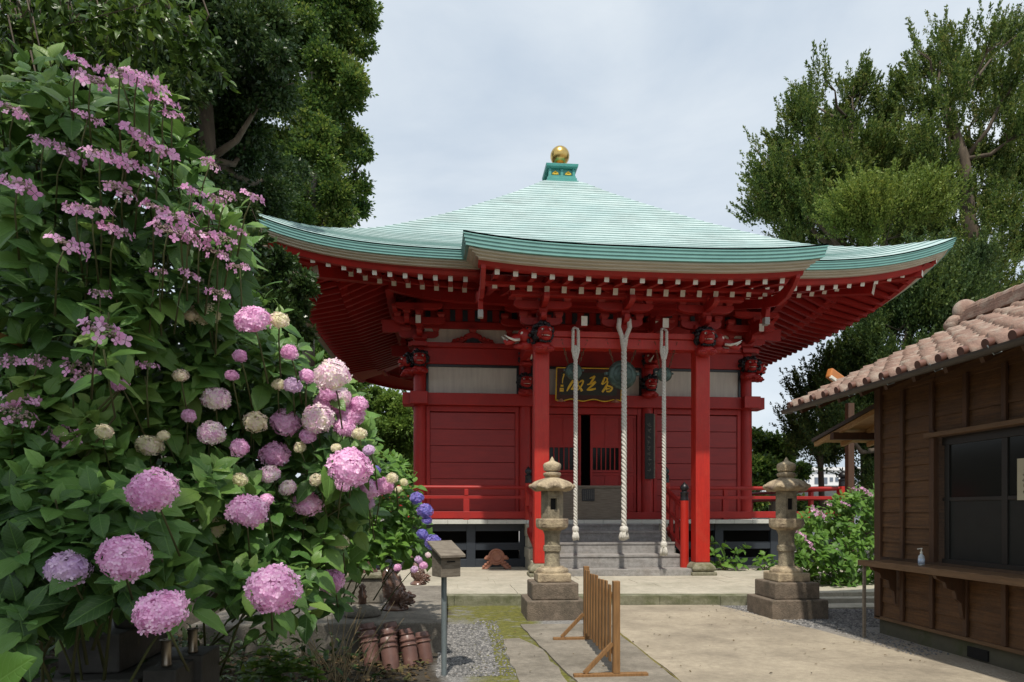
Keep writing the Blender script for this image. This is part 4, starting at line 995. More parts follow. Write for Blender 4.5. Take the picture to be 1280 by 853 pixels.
def gong(x, y, z, R_, label, big):
    t = thing('bronze_gong', (x, y, z), label, 'gong', 'bronze gongs hanging from the porch beam')
    mb = MB(); prof = [(.001, -.36), (.26, -.35), (.30, -.32), (.34, -.33), (.62, -.30), (.66, -.26), (.70, -.27), (.90, -.18), (1.0, -.06), (1.0, .06), (.90, .18), (.62, .30), (.26, .35), (.001, .36)]
    mb.lathe([(a * R_, b * R_) for a, b in prof], n=40)
    mb.v = [(x + a, y + c, z + b) for a, b, c in mb.v]
    mb.build('gong_body', BRONZE, t, smooth=True, auto=50)
    for s in (-1, 1):
        MB().lathe([(.11 * R_, -.10 * R_), (.16 * R_, -.1 * R_), (.16 * R_, .1 * R_), (.11 * R_, .1 * R_)], n=16).xform(Matrix.Translation((x + s * R_ * 1.08, y, z + .02)) @ Matrix.Rotation(0, 4, 'X')).build('ear', BRONZE, t, smooth=True, auto=40)
    MB().box(x - .16 * R_, x + .16 * R_, y - .40 * R_, y - .33 * R_, z - .2 * R_, z + .2 * R_).build('striking_plate', CHAIN, t, bevel=.005)
    for s in (-1, 1):
        a = Vector((x + s * R_ * .62, y, z + R_ * .86)); b = Vector((x + s * R_ * (1.15 if big else 1.5), y - .10, 5.22 if big else 5.20))
        mb = MB(); n = max(5, int((b - a).length / .062)); d = (b - a) / n
        for i in range(n):
            c = a + d * (i + .5); L_ = d.length * .62
            ax = d.normalized(); u = ax.cross(Vector((0, 1, 0))).normalized() if i % 2 else Vector((0, 1, 0))
            pts = [c + ax * (L_ * math.cos(k)) + u * (.020 * math.sin(k)) for k in [2 * math.pi * q / 8 for q in range(9)]]
            mb.tube(pts, .0075, 5)
        mb.tube([b, b + Vector((0, .12, .02))], .014, 6)
        mb.build('chain', CHAIN, t, smooth=True)
gong(3.66, 14.26, 4.49,   .315, 'large pale green bronze gong hanging on chains behind the middle rope', True)
gong(2.60, 14.26, 4.55, .185, 'small green gong hanging on chains behind the left rope, over the name board', False)
gong(4.60, 14.26, 4.52, .165, 'small dark gong hanging on chains behind the right rope', False)

# ================================================================== SIGNS ON THE HALL
def sign_board():
    x0, x1, z0, z1, yb = 2.74, 4.50, 4.50, 5.32, 17.70
    t = thing('name_board', ((x0 + x1) / 2, yb, z0), 'black name board with gold calligraphy and a gold beaded edge above the doors', 'sign')
    tilt = lambda z: -.16 * (z - z0) / (z1 - z0)
    P = lambda u, v, d=0: (x0 + u * (x1 - x0), yb + tilt(z0 + v * (z1 - z0)) - d, z0 + v * (z1 - z0))
    mb = MB()
    mb.add([P(0, 0, .0), P(1, 0, 0), P(1, 1, 0), P(0, 1, 0), P(0, 0, .05), P(1, 0, .05), P(1, 1, .05), P(0, 1, .05)], [(0, 1, 2, 3), (4, 5, 6, 7), (0, 1, 5, 4), (1, 2, 6, 5), (2, 3, 7, 6), (3, 0, 4, 7)])
    mb.build('frame', mat('oxblood_frame', (.06, .012, .008), (.04, .008, .006), rough=.4), t, bevel=.008)
    mb = MB(); a, b, c, d = .07, .93, .16, .86
    mb.add([P(a, c, .04), P(b, c, .04), P(b, d, .04), P(a, d, .04), P(a, c, .056), P(b, c, .056), P(b, d, .056), P(a, d, .056)], [(4, 5, 6, 7), (0, 1, 5, 4), (1, 2, 6, 5), (2, 3, 7, 6), (3, 0, 4, 7)])
    mb.build('panel', SIGNB, t)
    # gold beading round the edge, wavy along the bottom
    mb = MB(); E = [(0, v) for v in np.linspace(0, 1, 26)] + [(u, 1) for u in np.linspace(0, 1, 58)] + [(1, v) for v in np.linspace(1, 0, 26)] + [(u, .0 - .03 * math.sin(u * 19)) for u in np.linspace(1, 0, 60)]
    for u, v in E: mb.ball(P(u, v, .055), .0165, 6, 4, sc=(1.25, .8, 1))
    mb.build('gold_beading', GOLDP, t)
    # brush strokes traced in panel units (u right, v down), with width
    S = []
    W, H_ = 1280., 654.
    def st(pts, w): S.append(([((px - 90) / 1090., 1 - (py - 50) / 530.) for px, py in pts], w))
    st([(335, 222), (365, 205), (402, 196)], [10, 24, 8]); st([(388, 205), (352, 282), (300, 370), (268, 436)], [14, 30, 30, 12])
    st([(322, 305), (362, 292), (404, 268)], [8, 16, 12]); st([(345, 410), (378, 350), (398, 275)], [18, 22, 14]); st([(332, 402), (370, 398), (408, 388)], [10, 22, 10])
    st([(400, 250), (430, 240), (448, 300), (440, 390)], [10, 16, 18, 10]); st([(468, 292), (500, 262), (532, 262), (520, 320), (480, 380), (440, 425)], [10, 22, 24, 22, 20, 8]); st([(452, 330), (485, 370), (522, 430)], [10, 24, 34])
    st([(638, 218), (680, 200), (728, 178)], [8, 20, 26]); st([(722, 186), (690, 245), (640, 312)], [22, 26, 12]); st([(600, 322), (670, 302), (742, 268)], [12, 22, 30])
    st([(744, 274), (690, 330), (612, 398)], [22, 26, 16]); st([(598, 408), (670, 402), (748, 384)], [18, 30, 22])
    st([(888, 196), (872, 250), (846, 315)], [22, 26, 26]); st([(888, 198), (930, 215), (926, 255), (890, 290), (850, 316)], [10, 22, 20, 16, 14])
    st([(945, 262), (930, 320), (900, 380), (858, 442)], [16, 26, 30, 26]); st([(920, 330), (980, 345), (1022, 372), (985, 425), (925, 430)], [18, 26, 26, 24, 12]); st([(900, 370), (950, 380), (990, 385)], [10, 20, 12]); st([(905, 345), (935, 410)], [14, 16])
    st([(196, 170), (212, 160), (206, 190), (194, 240), (190, 308)], [10, 22, 16, 14, 10]); 
    st([(162, 345), (208, 345)], [26, 26]); st([(150, 395), (214, 395)], [16, 16]); st([(150, 430), (214, 430)], [20, 20]); st([(158, 384), (158, 440)], [14, 14]); st([(206, 384), (206, 440)], [14, 14]); st([(182, 390), (182, 440)], [8, 8])
    for pts, ws in S:
        mb = MB(); q = [Vector(P(u, v, .060)) for u, v in pts]
        # resample smoothly
        Q, WW = [], []
        n = len(q)
        for i in range(n - 1):
            p0, p1, p2, p3 = q[max(i - 1, 0)], q[i], q[i + 1], q[min(i + 2, n - 1)]
            for k in range(5):
                s = k / 5; Q.append(0.5 * ((2 * p1) + (p2 - p0) * s + (2 * p0 - 5 * p1 + 4 * p2 - p3) * s * s + (3 * p1 - p0 - 3 * p2 + p3) * s ** 3)); WW.append(ws[i] + (ws[i + 1] - ws[i]) * s)
        Q.append(q[-1]); WW.append(ws[-1])
        b = 0
        for i, p in enumerate(Q):
            d = (Q[min(i + 1, len(Q) - 1)] - Q[max(i - 1, 0)]).normalized(); s = Vector((-d.z, 0, d.x)); w_ = WW[i] / 1090. * (x1 - x0) / 2 * 1.3
            mb.v += [tuple(p + s * w_), tuple(p + Vector((0, -.008, 0))), tuple(p - s * w_)]
        for i in range(len(Q) - 1):
            a = i * 3; mb.f += [(a, a + 1, a + 4, a + 3), (a + 1, a + 2, a + 5, a + 4)]; mb.m += [0, 0]
        mb.build('brush_stroke', GOLDP, t)
    for u in (.08, .91):
        mb = MB(); c = P(u, -.02, .08)
        mb.ball(c, .05, 8, 6); mb.tube([(c[0] - .11, c[1], c[2] - .03), c, (c[0] + .11, c[1], c[2] - .03)], [.012, .03, .012], 6)
        mb.build('bracket_foot', TERRA, t, smooth=True)
sign_board()
t = thing('plaque', (5.34, 17.86, 1.9), 'tall narrow black wooden plaque with faint writing on the column right of the doors', 'sign')
MB().box(5.22, 5.46, 17.84, 17.88, 2.42, 4.20).build('board', mat('sooty_board', (.03, .03, .026), (.012, .012, .011), rough=.7, scale=8, stretch=(5, 1, .6)), t, bevel=.006)
MB().box(5.462, 5.50, 17.85, 17.89, 2.44, 4.18).build('worn_edge', WOODG, t)
rr = random.Random(5)
for i in range(9):
    mb = MB(); zc = 3.88 - i * .155; xc_ = 5.335
    for k in range(5):
        a = rr.uniform(0, math.pi); L_ = rr.uniform(.025, .055); cx_ = xc_ + rr.uniform(-.03, .03); cz_ = zc + rr.uniform(-.04, .04)
        mb.bar((cx_ - L_ * math.cos(a) * .8, 17.838, cz_ - L_ * math.sin(a) * .8), (cx_ + L_ * math.cos(a) * .8, 17.838, cz_ + L_ * math.sin(a) * .8), .006, .012)
    mb.build('character', PALEINK, t)
# offering box
t = thing('offering_box', (3.45, 16.9, 1.33), 'wide weathered grey wooden offering box at the top of the steps', 'offering box')
mb = MB(); mb.box(2.62, 4.27, 16.62, 16.66, 1.335, 2.13).box(2.62, 4.27, 17.2, 17.24, 1.335, 2.13).box(2.62, 2.66, 16.661, 17.199, 1.335, 2.13).box(4.23, 4.27, 16.661, 17.199, 1.335, 2.13); mb.build('box', WOODG, t, bevel=.006)
MB().box(2.59, 4.30, 16.59, 16.70, 2.131, 2.19).box(2.59, 4.30, 17.16, 17.27, 2.131, 2.19).build('rim', WOODG, t, bevel=.008)
for i in range(10): MB().box(2.70 + i * .165, 2.75 + i * .165, 16.701, 17.159, 2.10, 2.15).build('bar', WOODG, t)
pq = MB().box(3.24, 3.56, 16.595, 16.618, 1.80, 2.10).build('plaque', BLACK, t, bevel=.004)
for i in range(6):
    mb = MB(); x = 3.28 + i * .047
    z = 2.07
    while z > 1.85: L_ = rr.uniform(.015, .03); mb.box(x, x + .012, 16.591, 16.5945, z - L_, z); z -= L_ + .012
    mb.build('character', PALEINK, pq)

# ================================================================== SLATTED BARRIER
t = thing('slatted_barrier', (1.53, 7.0, 0), 'low orange brown wooden barrier with vertical slats on long feet', 'barrier')
A = Vector((1.60, 7.93, 0)); B = Vector((1.52, 6.14, 0)); D = (B - A).normalized(); N_ = Vector((-D.y, D.x, 0))
def bb(name, p, q, w, h, m=WOODO, **k): return MB().bar(p, q, w, h, **k).build(name, m, t, bevel=.004)
for P_, ht in ((A, .89), (B, .90)):
    MB().box(P_.x - .032, P_.x + .032, P_.y - .032, P_.y + .032, .045, ht).build('post', WOODO, t, bevel=.005)
    MB().box(P_.x - .40, P_.x + .30, P_.y - .033, P_.y + .033, .002, .044).build('foot', WOODO, t, bevel=.005)
    bb('brace', (P_.x - .30, P_.y - .0, .046), (P_.x - .034, P_.y, .32), .035, .04)
for z in (.74, .22): bb('rail', A + D * .033 + Vector((0, 0, z)), B - D * .033 + Vector((0, 0, z)), .035, .05)
for i in range(9):
    p = A + D * (.17 + i * .182) + Vector((-.028, 0, 0)); h1 = .86 + .012 * math.sin(i * 2.1)
    MB().box(p.x - .010, p.x + .010, p.y - .033, p.y + .033, .12, h1).build('slat', WOODO, t, bevel=.004)

# ================================================================== BOX ON A STEEL POST
bx = thing('wooden_post_box', (-.07, 6.33, 0), 'grey weathered wooden box with a sloping lid on a steel pipe', 'box')
MB().lathe([(.026, -.02), (.026, .93)], -.075, 6.35, 16).build('post', PIPE, bx, smooth=True, auto=40)
M_ = Matrix.Translation((-.055, 6.32, 0)) @ Matrix.Rotation(R(28), 4, 'Z')
def loc(mb): mb.xform(M_ @ Matrix.Diagonal((.72, .8, 1, 1))); return mb
loc(MB().box(-.14, .14, -.12, .12, .94, 1.125)).build('box', WOODG, bx, bevel=.004)
loc(MB().prism([(-.12, 1.126), (.12, 1.126), (.12, 1.20)], -.14, .14, axis='X')).build('back_rise', WOODG, bx)
loc(MB().add([(-.18, -.18, 1.12), (.18, -.18, 1.12), (.18, .17, 1.245), (-.18, .17, 1.245), (-.18, -.18, 1.145), (.18, -.18, 1.145), (.18, .17, 1.27), (-.18, .17, 1.27)], [(0, 1, 2, 3), (4, 5, 6, 7), (0, 1, 5, 4), (1, 2, 6, 5), (2, 3, 7, 6), (3, 0, 4, 7)])).build('lid', WOODG, bx, bevel=.004)
loc(MB().box(-.06, .06, -.1225, -.118, 1.075, 1.088)).build('slot', DARK, bx)

# ================================================================== LEFT PLINTH AND WHAT STANDS ON IT
t = tag(MB().box(-2.8, -.09, 7.40, 11.05, -.05, .333).build('concrete_plinth', CONC, bevel=.02), 'low grey concrete platform under the hydrangeas left of the steel post', 'platform')
def shachi(x, y, z, s, ang, label):
    t = thing('glazed_fish_ornament', (x, y, z), label, 'ornament', 'brown glazed fish roof ornaments on the platform')
    M_ = Matrix.Translation((x, y, z)) @ Matrix.Rotation(ang, 4, 'Z') @ Matrix.Scale(s, 4)
    # body: head low to the right (+x), tail thrown up to the left
    sp = [(.14, 0, .17), (.06, 0, .20), (-.02, 0, .28), (-.06, 0, .40), (-.10, 0, .52), (-.17, 0, .62), (-.24, 0, .70)]; rad = [.085, .135, .15, .13, .095, .06, .03]
    P = []; Rr = []
    for i in range(len(sp) - 1):
        for k in range(4): u = k / 4; P.append(Vector(sp[i]).lerp(Vector(sp[i + 1]), u)); Rr.append(rad[i] + (rad[i + 1] - rad[i]) * u)
    P.append(Vector(sp[-1])); Rr.append(rad[-1]); Rr = [q * 1.18 for q in Rr]
    mb = MB().tube(P, Rr, 18).xform(M_); body = mb.build('body', GLAZE, t, smooth=True)
    mb = MB()   # scales as rows of bumps
    for i in range(4, len(P) - 3, 2):
        d = (P[i + 1] - P[i - 1]).normalized(); a = d.cross(Vector((0, 1, 0))).normalized(); b = Vector((0, 1, 0))
        for k in range(12):
            tt = 2 * math.pi * (k + .5 * ((i // 2) % 2)) / 12; mb.ball(P[i] + (a * math.cos(tt) + b * math.sin(tt)) * Rr[i] * .93, .017 * (Rr[i] / .13) ** .7, 8, 6, sc=(1, 1, .8))
    mb.xform(M_).build('scales', GLAZE, body, smooth=True)
    mb = MB(); mb.ball((.17, 0, .18), .10, 14, 10, sc=(1.2, 1.1, .95)); mb.ball((.27, 0, .21), .06, 10, 8, sc=(1.1, 1.4, .55)); mb.ball((.26, 0, .12), .06, 10, 8, sc=(1.1, 1.3, .5))
    for q in (-1, 1): mb.ball((.20, q * .08, .245), .032, 8, 6); mb.tube([(.10, q * .08, .24), (.04, q * .13, .32), (-.02, q * .15, .36)], [.03, .02, .005], 6)
    for k in range(6):
        a = -.9 + k * .36
        for q in (-1, 1): mb.tube([(.10, q * .10, .15), (.10 + .09 * math.cos(a), q * .14, .14 + .09 * math.sin(a)), (.1 + .16 * math.cos(a + .2), q * .15, .14 + .16 * math.sin(a + .2))], [.02, .022, .006], 6)
    mb.xform(M_).build('head', GLAZE, t, smooth=True)
    for base, dirs in (((-.24, 0, .70), [(-.35, 1), (-.1, 1.1), (.2, 1), (-.7, .7)]), ((.02, 0, .42), [(.5, .55), (.62, .35), (.4, .75)])):
        mb = MB()
        for dx, dz in dirs:
            L_ = .16
            b_ = Vector(base); mb.tube([b_ - Vector((dx, 0, dz)) * .02, b_ + Vector((dx, 0, dz)) * L_ * .5, b_ + Vector((dx * .9, 0, dz * 1.0)) * L_], [.018, .04, .006], 8)
        mb.v = [(a, b * .5, c) for a, b, c in mb.v]
        mb.xform(M_).build('fin', GLAZE, t, smooth=True)
    MB().lathe([(.20, 0), (.21, .02), (.19, .06), (.14, .085), (.10, .12)], n=24).xform(Matrix.Translation((x, y, z)) @ Matrix.Scale(s, 4)).build('pedestal', GLAZE, t, smooth=True, auto=50)
p = atZ(494, 762, .335); shachi(p.x, p.y, .335, .80, R(-15), 'nearer brown glazed fish ornament with raised tail on the concrete platform')
p = atZ(523, 731, .335); shachi(p.x, p.y, .335, .66, R(-25), 'farther brown glazed fish ornament among pink flowers at the back of the platform')
p = atZ(453, 770, .335)
t = thing('ridge_end_ornament', (p.x, p.y, .335), 'low dark ceramic ornament with a knobbed spike on the platform edge', 'ornament')
MB().lathe([(.20, 0), (.22, .03), (.18, .08), (.10, .12), (.05, .14)], n=20).xform(Matrix.Translation(p)).build('base', CONC, t, smooth=True)
MB().lathe([(.05, .12), (.045, .2), (.06, .22), (.04, .25), (.05, .28), (.03, .31), (.045, .34), (.005, .38)], n=12).xform(Matrix.Translation(p)).build('spike', GLAZE, t, smooth=True)
a = atZ(436, 752, .335); t = thing('stone_pedestal', (-1.75, 8.9, .333), 'square mossy stone pedestal with a reddish cap behind the glazed ornaments', 'pedestal')
q0 = atZ(430, 755, .335); q1 = atZ(478, 755, .335)
MB().box(q0.x - .3, q1.x, q0.y, q0.y + .6, .333, .66).build('block', CONC, t, bevel=.02)
MB().box(q0.x - .34, q1.x + .03, q0.y - .03, q0.y + .63, .661, .72).build('cap', OLIVE, t, bevel=.015)
MB().lathe([(.26, .72), (.25, .76), (.20, .80), (.21, .95), (.17, 1.02)], (q0.x + q1.x) / 2 - .1, q0.y + .3, 4).build('upper_block', GLAZT, t, bevel=.01)
# salvaged cylindrical roof tiles leaning in a pile
TL = ['lying at the left end of the pile, half hidden behind others', 'with its mouth highest, at the left of the pile', 'leaning in front at the left of the pile', 'standing highest at the middle back of the pile', 'leaning second in the middle of the pile',
      'nearest in the middle of the pile with a pale stained foot', 'behind the right middle of the pile', 'leaning in front at the right middle of the pile', 'standing at the right end of the pile']
def roof_tile(px, py_top, py_bot, Y, r, label, lean):
    top = atY(px, py_top, Y); bot = atY(px + 6, py_bot, Y - lean)
    d = (top - bot); L_ = d.length; M_ = Matrix.Translation(bot) @ d.to_track_quat('Z', 'Y').to_matrix().to_4x4()
    prof = [(r * .97, 0), (r, .01), (r, L_ * .66), (r * 1.12, L_ * .68), (r * 1.15, L_ * .71), (r * 1.02, L_ * .73), (r * 1.0, L_ * .80), (r * 1.14, L_ * .82), (r * 1.17, L_ * .86), (r * .95, L_ * .88), (r * .9, L_ * .96), (r * .82, L_), (r * .7, L_), (r * .7, L_ * .9)]
    t = thing('round_roof_tile', bot, 'brown glazed round roof tile ' + label, 'roof tile', 'glazed roof tiles leaning against the platform')
    MB().lathe(prof, n=28).xform(M_).build('barrel', GLAZT, t, smooth=True, auto=50)
    MB().lathe([(r * 1.125, L_ * .685), (r * 1.19, L_ * .70), (r * 1.125, L_ * .715)], n=28).xform(M_).build('collar', GLAZE, t, smooth=True)
data = [(455, 782, 826, 7.30, .075, 0, .03), (459, 779, 824, 7.2, .08, 1, .05), (460, 789, 833, 6.95, .082, 2, .08), (487, 778, 822, 7.28, .08, 3, .03), (484, 786, 828, 7.12, .082, 4, .06), (484, 797, 839, 6.80, .082, 5, .10),
        (506, 786, 828, 7.22, .075, 6, .04), (509, 795, 836, 6.9, .078, 7, .09), (527, 790, 831, 7.05, .075, 8, .07)]
for px, a, b, Y, r, i, ln in data:
    roof_tile(px, a, b, Y, r, TL[i], ln)
# ornamental ridge-end tile leaning against the base
c = Vector((1.06, 16.05, .16)); t = thing('terracotta_ridge_tile', c, 'arched terracotta ridge end tile leaning on the dark base left of the steps', 'ornament')
MT = Matrix.Translation(c) @ Matrix.Rotation(R(-14), 4, 'X')
MB().lathe([(.20, 0), (.20, .05), (.165, .07), (.15, .04), (.13, .04), (.11, .07), (.10, .045), (.0, .045)][::-1] if False else [(.20, 0), (.20, .05), (.165, .07), (.15, .045), (.12, .045), (.105, .065), (.09, .05), (.001, .05)], n=32).xform(MT @ Matrix.Translation((0, 0, .29)) @ Matrix.Rotation(R(90), 4, 'X')).build('disc', TERRA, t, smooth=True, auto=50)
for s in (-1, 1):
    mb = MB(); 
    mb.prism([(s * .06, .16), (s * .19, .19), (s * .27, .12), (s * .36, .0), (s * .22, .0), (s * .14, .07)], -.05, .02)
    for (a, b, r_) in ((.22, .27, .055), (.26, .25, .035), (.20, .15, .04), (.26, .10, .04), (.31, .05, .035), (.14, .13, .035)): mb.ball((s * a, -.05, b), r_, 10, 7)
    mb.xform(MT).build('scroll', TERRA, t, smooth=True, auto=50)
# grave stones and flower vases in the shade, lower left
def G(px, py, Y): return atY(px, py, Y)
a = G(78, 792, 4.0); b = G(196, 792, 4.0)
t = thing('grave_stone', ((a.x + b.x) / 2, 4.2, .3), 'dark square grave stone in deep shade under the pink hydrangeas', 'grave')
MB().box(a.x, b.x - .18, 3.95, 4.6, a.z - .22, a.z).build('upper_slab', GRAVE, t, bevel=.012)
MB().box(a.x - .08, b.x - .02, 3.82, 4.7, .1, a.z - .223).build('lower_slab', GRAVE, t, bevel=.012)
MB().lathe([(.13, 0), (.14, .05), (.11, .09), (.06, .11), (.05, .2)], (a.x + b.x) / 2 + .05, 4.25, 20, cz=a.z).build('bowl', GRAVE, t, smooth=True)
for (px, pt, pb, lab, s) in ((208, 800, 833, 'steel flower vase on the nearer dark stone block', 1), (241, 786, 816, 'steel flower vase on the farther dark stone block', 0)):
    Y = 3.75 if s else 4.0; tp = G(px, pt, Y); bt = G(px, pb, Y)
    MB().box(bt.x - .085, bt.x + .085, Y - .09, Y + .2, .1, bt.z).build('stone_block', GRAVE, None, bevel=.008)
    o = bpy.data.objects[-1] if False else [q for q in col.objects if q.name.startswith('stone_block')][-1]
    tag(o, 'dark square stone block carrying the ' + ('nearer' if s else 'farther') + ' steel vase', 'stone block', 'vase blocks beside the grave')
    h = tp.z - bt.z
    tag(MB().lathe([(.026, 0), (.028, .01), (.024, .02), (.026, h * .9), (.032, h), (.029, h), (.022, h * .8)], bt.x, Y, 20, cz=bt.z + .001).build('flower_vase', STEEL, smooth=True, auto=50), lab, 'vase', 'steel vases beside the grave')

# ================================================================== BROWN WOODEN SHOP ON THE RIGHT
WX = 5.40; YE = 8.12
S_ = thing('wooden_shop', (7.4, 4, 0), 'brown wooden building with a pinkish tile roof, dark windows and a counter shelf', 'building')
Y0 = -4.0; X1 = 9.6
MB().box(WX + .02, X1, Y0, YE - .02, -.05, .20).build('foundation', mat('mossy_foundation', (.12, .11, .075), (.07, .065, .045), rough=.95, scale=3, stain=(.05, .06, .02), sscale=3), S_)
MB().box(WX + .0, WX + .03, 6.35, 6.62, .02, .13).build('foundation_vent', DARK, S_)
# boards
def boards(y0, y1, z0, z1, x=WX):
    mb = MB(); z = z0; h = .185; i = 0
    while z < z1 - .01:
        zz = min(z + h, z1); d = .006 * 1
        mb.add([(x + .0, y0, z), (x, y1, z), (x + .018, y1, zz), (x + .018, y0, zz), (x + .05, y0, z), (x + .05, y1, z), (x + .05, y1, zz), (x + .05, y0, zz)], [(0, 1, 2, 3), (4, 5, 6, 7), (0, 1, 5, 4), (1, 2, 6, 5), (2, 3, 7, 6), (3, 0, 4, 7)]); z = zz
    return mb
WY0, WY1 = 3.2, 7.05; WZ0, WZ1 = .965, 2.36
boards(Y0, YE - .06, .22, .93).build('board_wall', WOODB, S_)
boards(WY1 + .05, YE - .06, .98, 3.2).build('board_wall', WOODB, S_)
boards(Y0, WY1 + .05, 2.42, 3.2).build('board_wall', WOODB, S_)
boards(Y0, WY0, .98, 2.42).build('board_wall', WOODB, S_)
MB().box(WX + .06, X1, YE - .08, YE - .01, .2, 3.3).build('end_wall', WOODB, S_)
MB().box(WX - .03, WX + .10, YE - .10, YE + .02, .2, 3.15).build('corner_post', WOODD, S_, bevel=.006)
for i in range(26):
    y = 7.62 - i * .50
    if y < Y0: break
    MB().box(WX - .032, WX - .001, y - .028, y + .028, .23, .90).build('batten', WOODD, S_, bevel=.004)
    if y > 7.1: MB().box(WX - .032, WX - .001, y - .028, y + .028, .975, 3.0).build('batten', WOODD, S_, bevel=.004)
    else: MB().box(WX - .032, WX - .001, y - .028, y + .028, 2.43, 3.0).build('batten', WOODD, S_, bevel=.004)
MB().box(WX - .035, WX + .02, WY1 + .02, WY1 + .09, .975, 2.46).build('window_jamb', WOODD, S_, bevel=.004)
MB().box(WX - .075, WX + .02, Y0, WY1 + .13, 2.375, 2.425).build('window_hood', WOODC, S_, bevel=.004)
MB().box(WX - .03, WX + .03, Y0, YE + .02, .185, .225).build('sill_strip', WOODC, S_, bevel=.004)
wf = MB(); 
wf.box(WX + .05, WX + .09, WY0, WY1, 2.28, 2.37); wf.box(WX + .05, WX + .09, WY0, WY1, .97, 1.02)
win = wf.build('window', mat('black_window_frame', (.018, .015, .012), (.012, .01, .008), rough=.5), S_, bevel=.004)
wm = bpy.data.materials['black_window_frame']
for y in (6.98, 6.20, 5.42, 4.64, 3.86, 3.25): MB().box(WX + .052, WX + .088, y - .035, y + .035, 1.021, 2.279).build('frame', wm, win, bevel=.003)
MB().box(WX + .056, WX + .084, WY0, WY1, 1.66, 1.70).build('frame', wm, win, bevel=.003)
for i in range(5):
    ya, yb = [(6.235, 6.945), (5.455, 6.165), (4.675, 5.385), (3.895, 4.605), (3.285, 3.825)][i]
    MB().box(WX + .068, WX + .074, ya, yb, 1.701, 2.279).build('pane', GLASS, win); MB().box(WX + .068, WX + .074, ya, yb, 1.021, 1.659).build('pane', FROST, win)
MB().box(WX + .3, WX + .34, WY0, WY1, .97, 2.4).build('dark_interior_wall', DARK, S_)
# counter
MB().box(4.99, WX - .034, Y0, 7.84, .905, .95).build('counter', WOODC, S_, bevel=.006)
MB().box(4.97, 4.988, Y0, 7.86, .885, .953).build('counter_edge', WOODC, S_, bevel=.005)
bp_ = [(5.365, .9), (5.03, .9), (5.06, .84), (5.15, .80), (5.17, .74), (5.26, .71), (5.28, .62), (5.33, .58), (5.35, .44), (5.365, .40)]
for y in (7.72, 6.64, 5.1, 3.6): MB().prism(bp_, y - .025, y + .025).build('counter_bracket', WOODD, S_, bevel=.004)
MB().bar((5.02, 7.80, 0), (5.02, 7.80, .90), .03, .03).build('counter_leg', WOODG, S_)
# roof
RX0, RZ0, RX1, RZ1, RY1 = 4.84, 2.99, 7.40, 4.18, 9.20
def tile_roof():
    nx = 12; per = .295; V = []; Fq = []
    ys = np.arange(Y0, RY1 + .001, per / 10)
    ph = (RY1 - ys) / per
    prof = .045 * np.clip(np.cos(2 * np.pi * ph) * 1.3, -.6, 1.3)
    sl = (RZ1 - RZ0) / (RX1 - RX0); n = len(ys)
    trr = np.random.default_rng(8); ti = np.floor(ph).astype(int); wob = [trr.normal(0, .012, ti.max() + 3)[ti] for _ in range(nx)]
    for k in range(nx):
        x0 = RX0 + (RX1 - RX0) * k / nx; x1 = RX0 + (RX1 - RX0) * (k + 1) / nx + .015
        b = len(V)
        for (x, dz) in ((x0, -.006), (x0, .046), (x1, .0)):
            for y, p, w_ in zip(ys, prof, wob[k]): V.append((x + w_, y, RZ0 + (x - RX0) * sl + p + dz + .05 + w_ * .35))
        for r in range(2):
            for j in range(n - 1): Fq.append((b + r * n + j, b + r * n + j + 1, b + (r + 1) * n + j + 1, b + (r + 1) * n + j))
    return np.array(V), np.array(Fq)
tv_, tf_ = tile_roof(); np_mesh('tile_roof', tv_, tf_, TILE, S_, smooth=False)
sl_ = (RZ1 - RZ0) / (RX1 - RX0)
MB().add([(RX0 - .02, Y0, RZ0 - .03), (RX0 - .02, RY1 - .02, RZ0 - .03), (RX1, RY1 - .02, RZ1 - .03), (RX1, Y0, RZ1 - .03), (RX0 - .02, Y0, RZ0 + .03), (RX0 - .02, RY1 - .02, RZ0 + .03), (RX1, RY1 - .02, RZ1 + .03), (RX1, Y0, RZ1 + .03)], [(0, 1, 2, 3), (4, 5, 6, 7), (0, 1, 5, 4), (1, 2, 6, 5), (2, 3, 7, 6), (3, 0, 4, 7)]).build('roof_deck', WOODD, S_)
MB().add([(RX1, Y0, RZ1 + .05), (RX1, RY1, RZ1 + .05), (RX1 + 2.6, RY1, RZ0 + .1), (RX1 + 2.6, Y0, RZ0 + .1)], [(0, 1, 2, 3)]).build('rear_roof_slope', TILE, S_)
for i in range(45):
    y = RY1 - i * .295
    if y < Y0: break
    mb = MB(); mb.tube([(RX0 - .05, y, RZ0 + .068), (RX0 + .02, y, RZ0 + .085)], .046, 14); mb.build('tile_end', TILED, S_, smooth=True, auto=40)
# ridge
mb = MB()
for k, (w, z) in enumerate(((.17, .02), (.14, .075), (.115, .13))):
    mb.box(RX1 - w, RX1 + w, Y0, RY1 - .05 - .02 * k, RZ1 + .05 + z, RZ1 + .05 + z + .048)
y = Y0
while y < RY1 - .25: mb.tube([(RX1, y, RZ1 + .24), (RX1, y + .285, RZ1 + .235)], [.10, .088], 12); y += .29
mb.build('ridge', TILE, S_, bevel=.006)
mb = MB(); mb.ball((RX1, RY1 - .10, RZ1 + .26), .17, 16, 12, sc=(1.1, .7, 1.0)); mb.ball((RX1 - .02, RY1 - .08, RZ1 + .10), .22, 16, 10, sc=(1.2, .5, .6)); mb.ball((RX1 - .19, RY1 - .06, RZ1 + .06), .10, 10, 8); mb.ball((RX1 + .2, RY1 - .06, RZ1 + .06), .10, 10, 8)
mb.build('ridge_end_tile', TILE, S_, smooth=True)
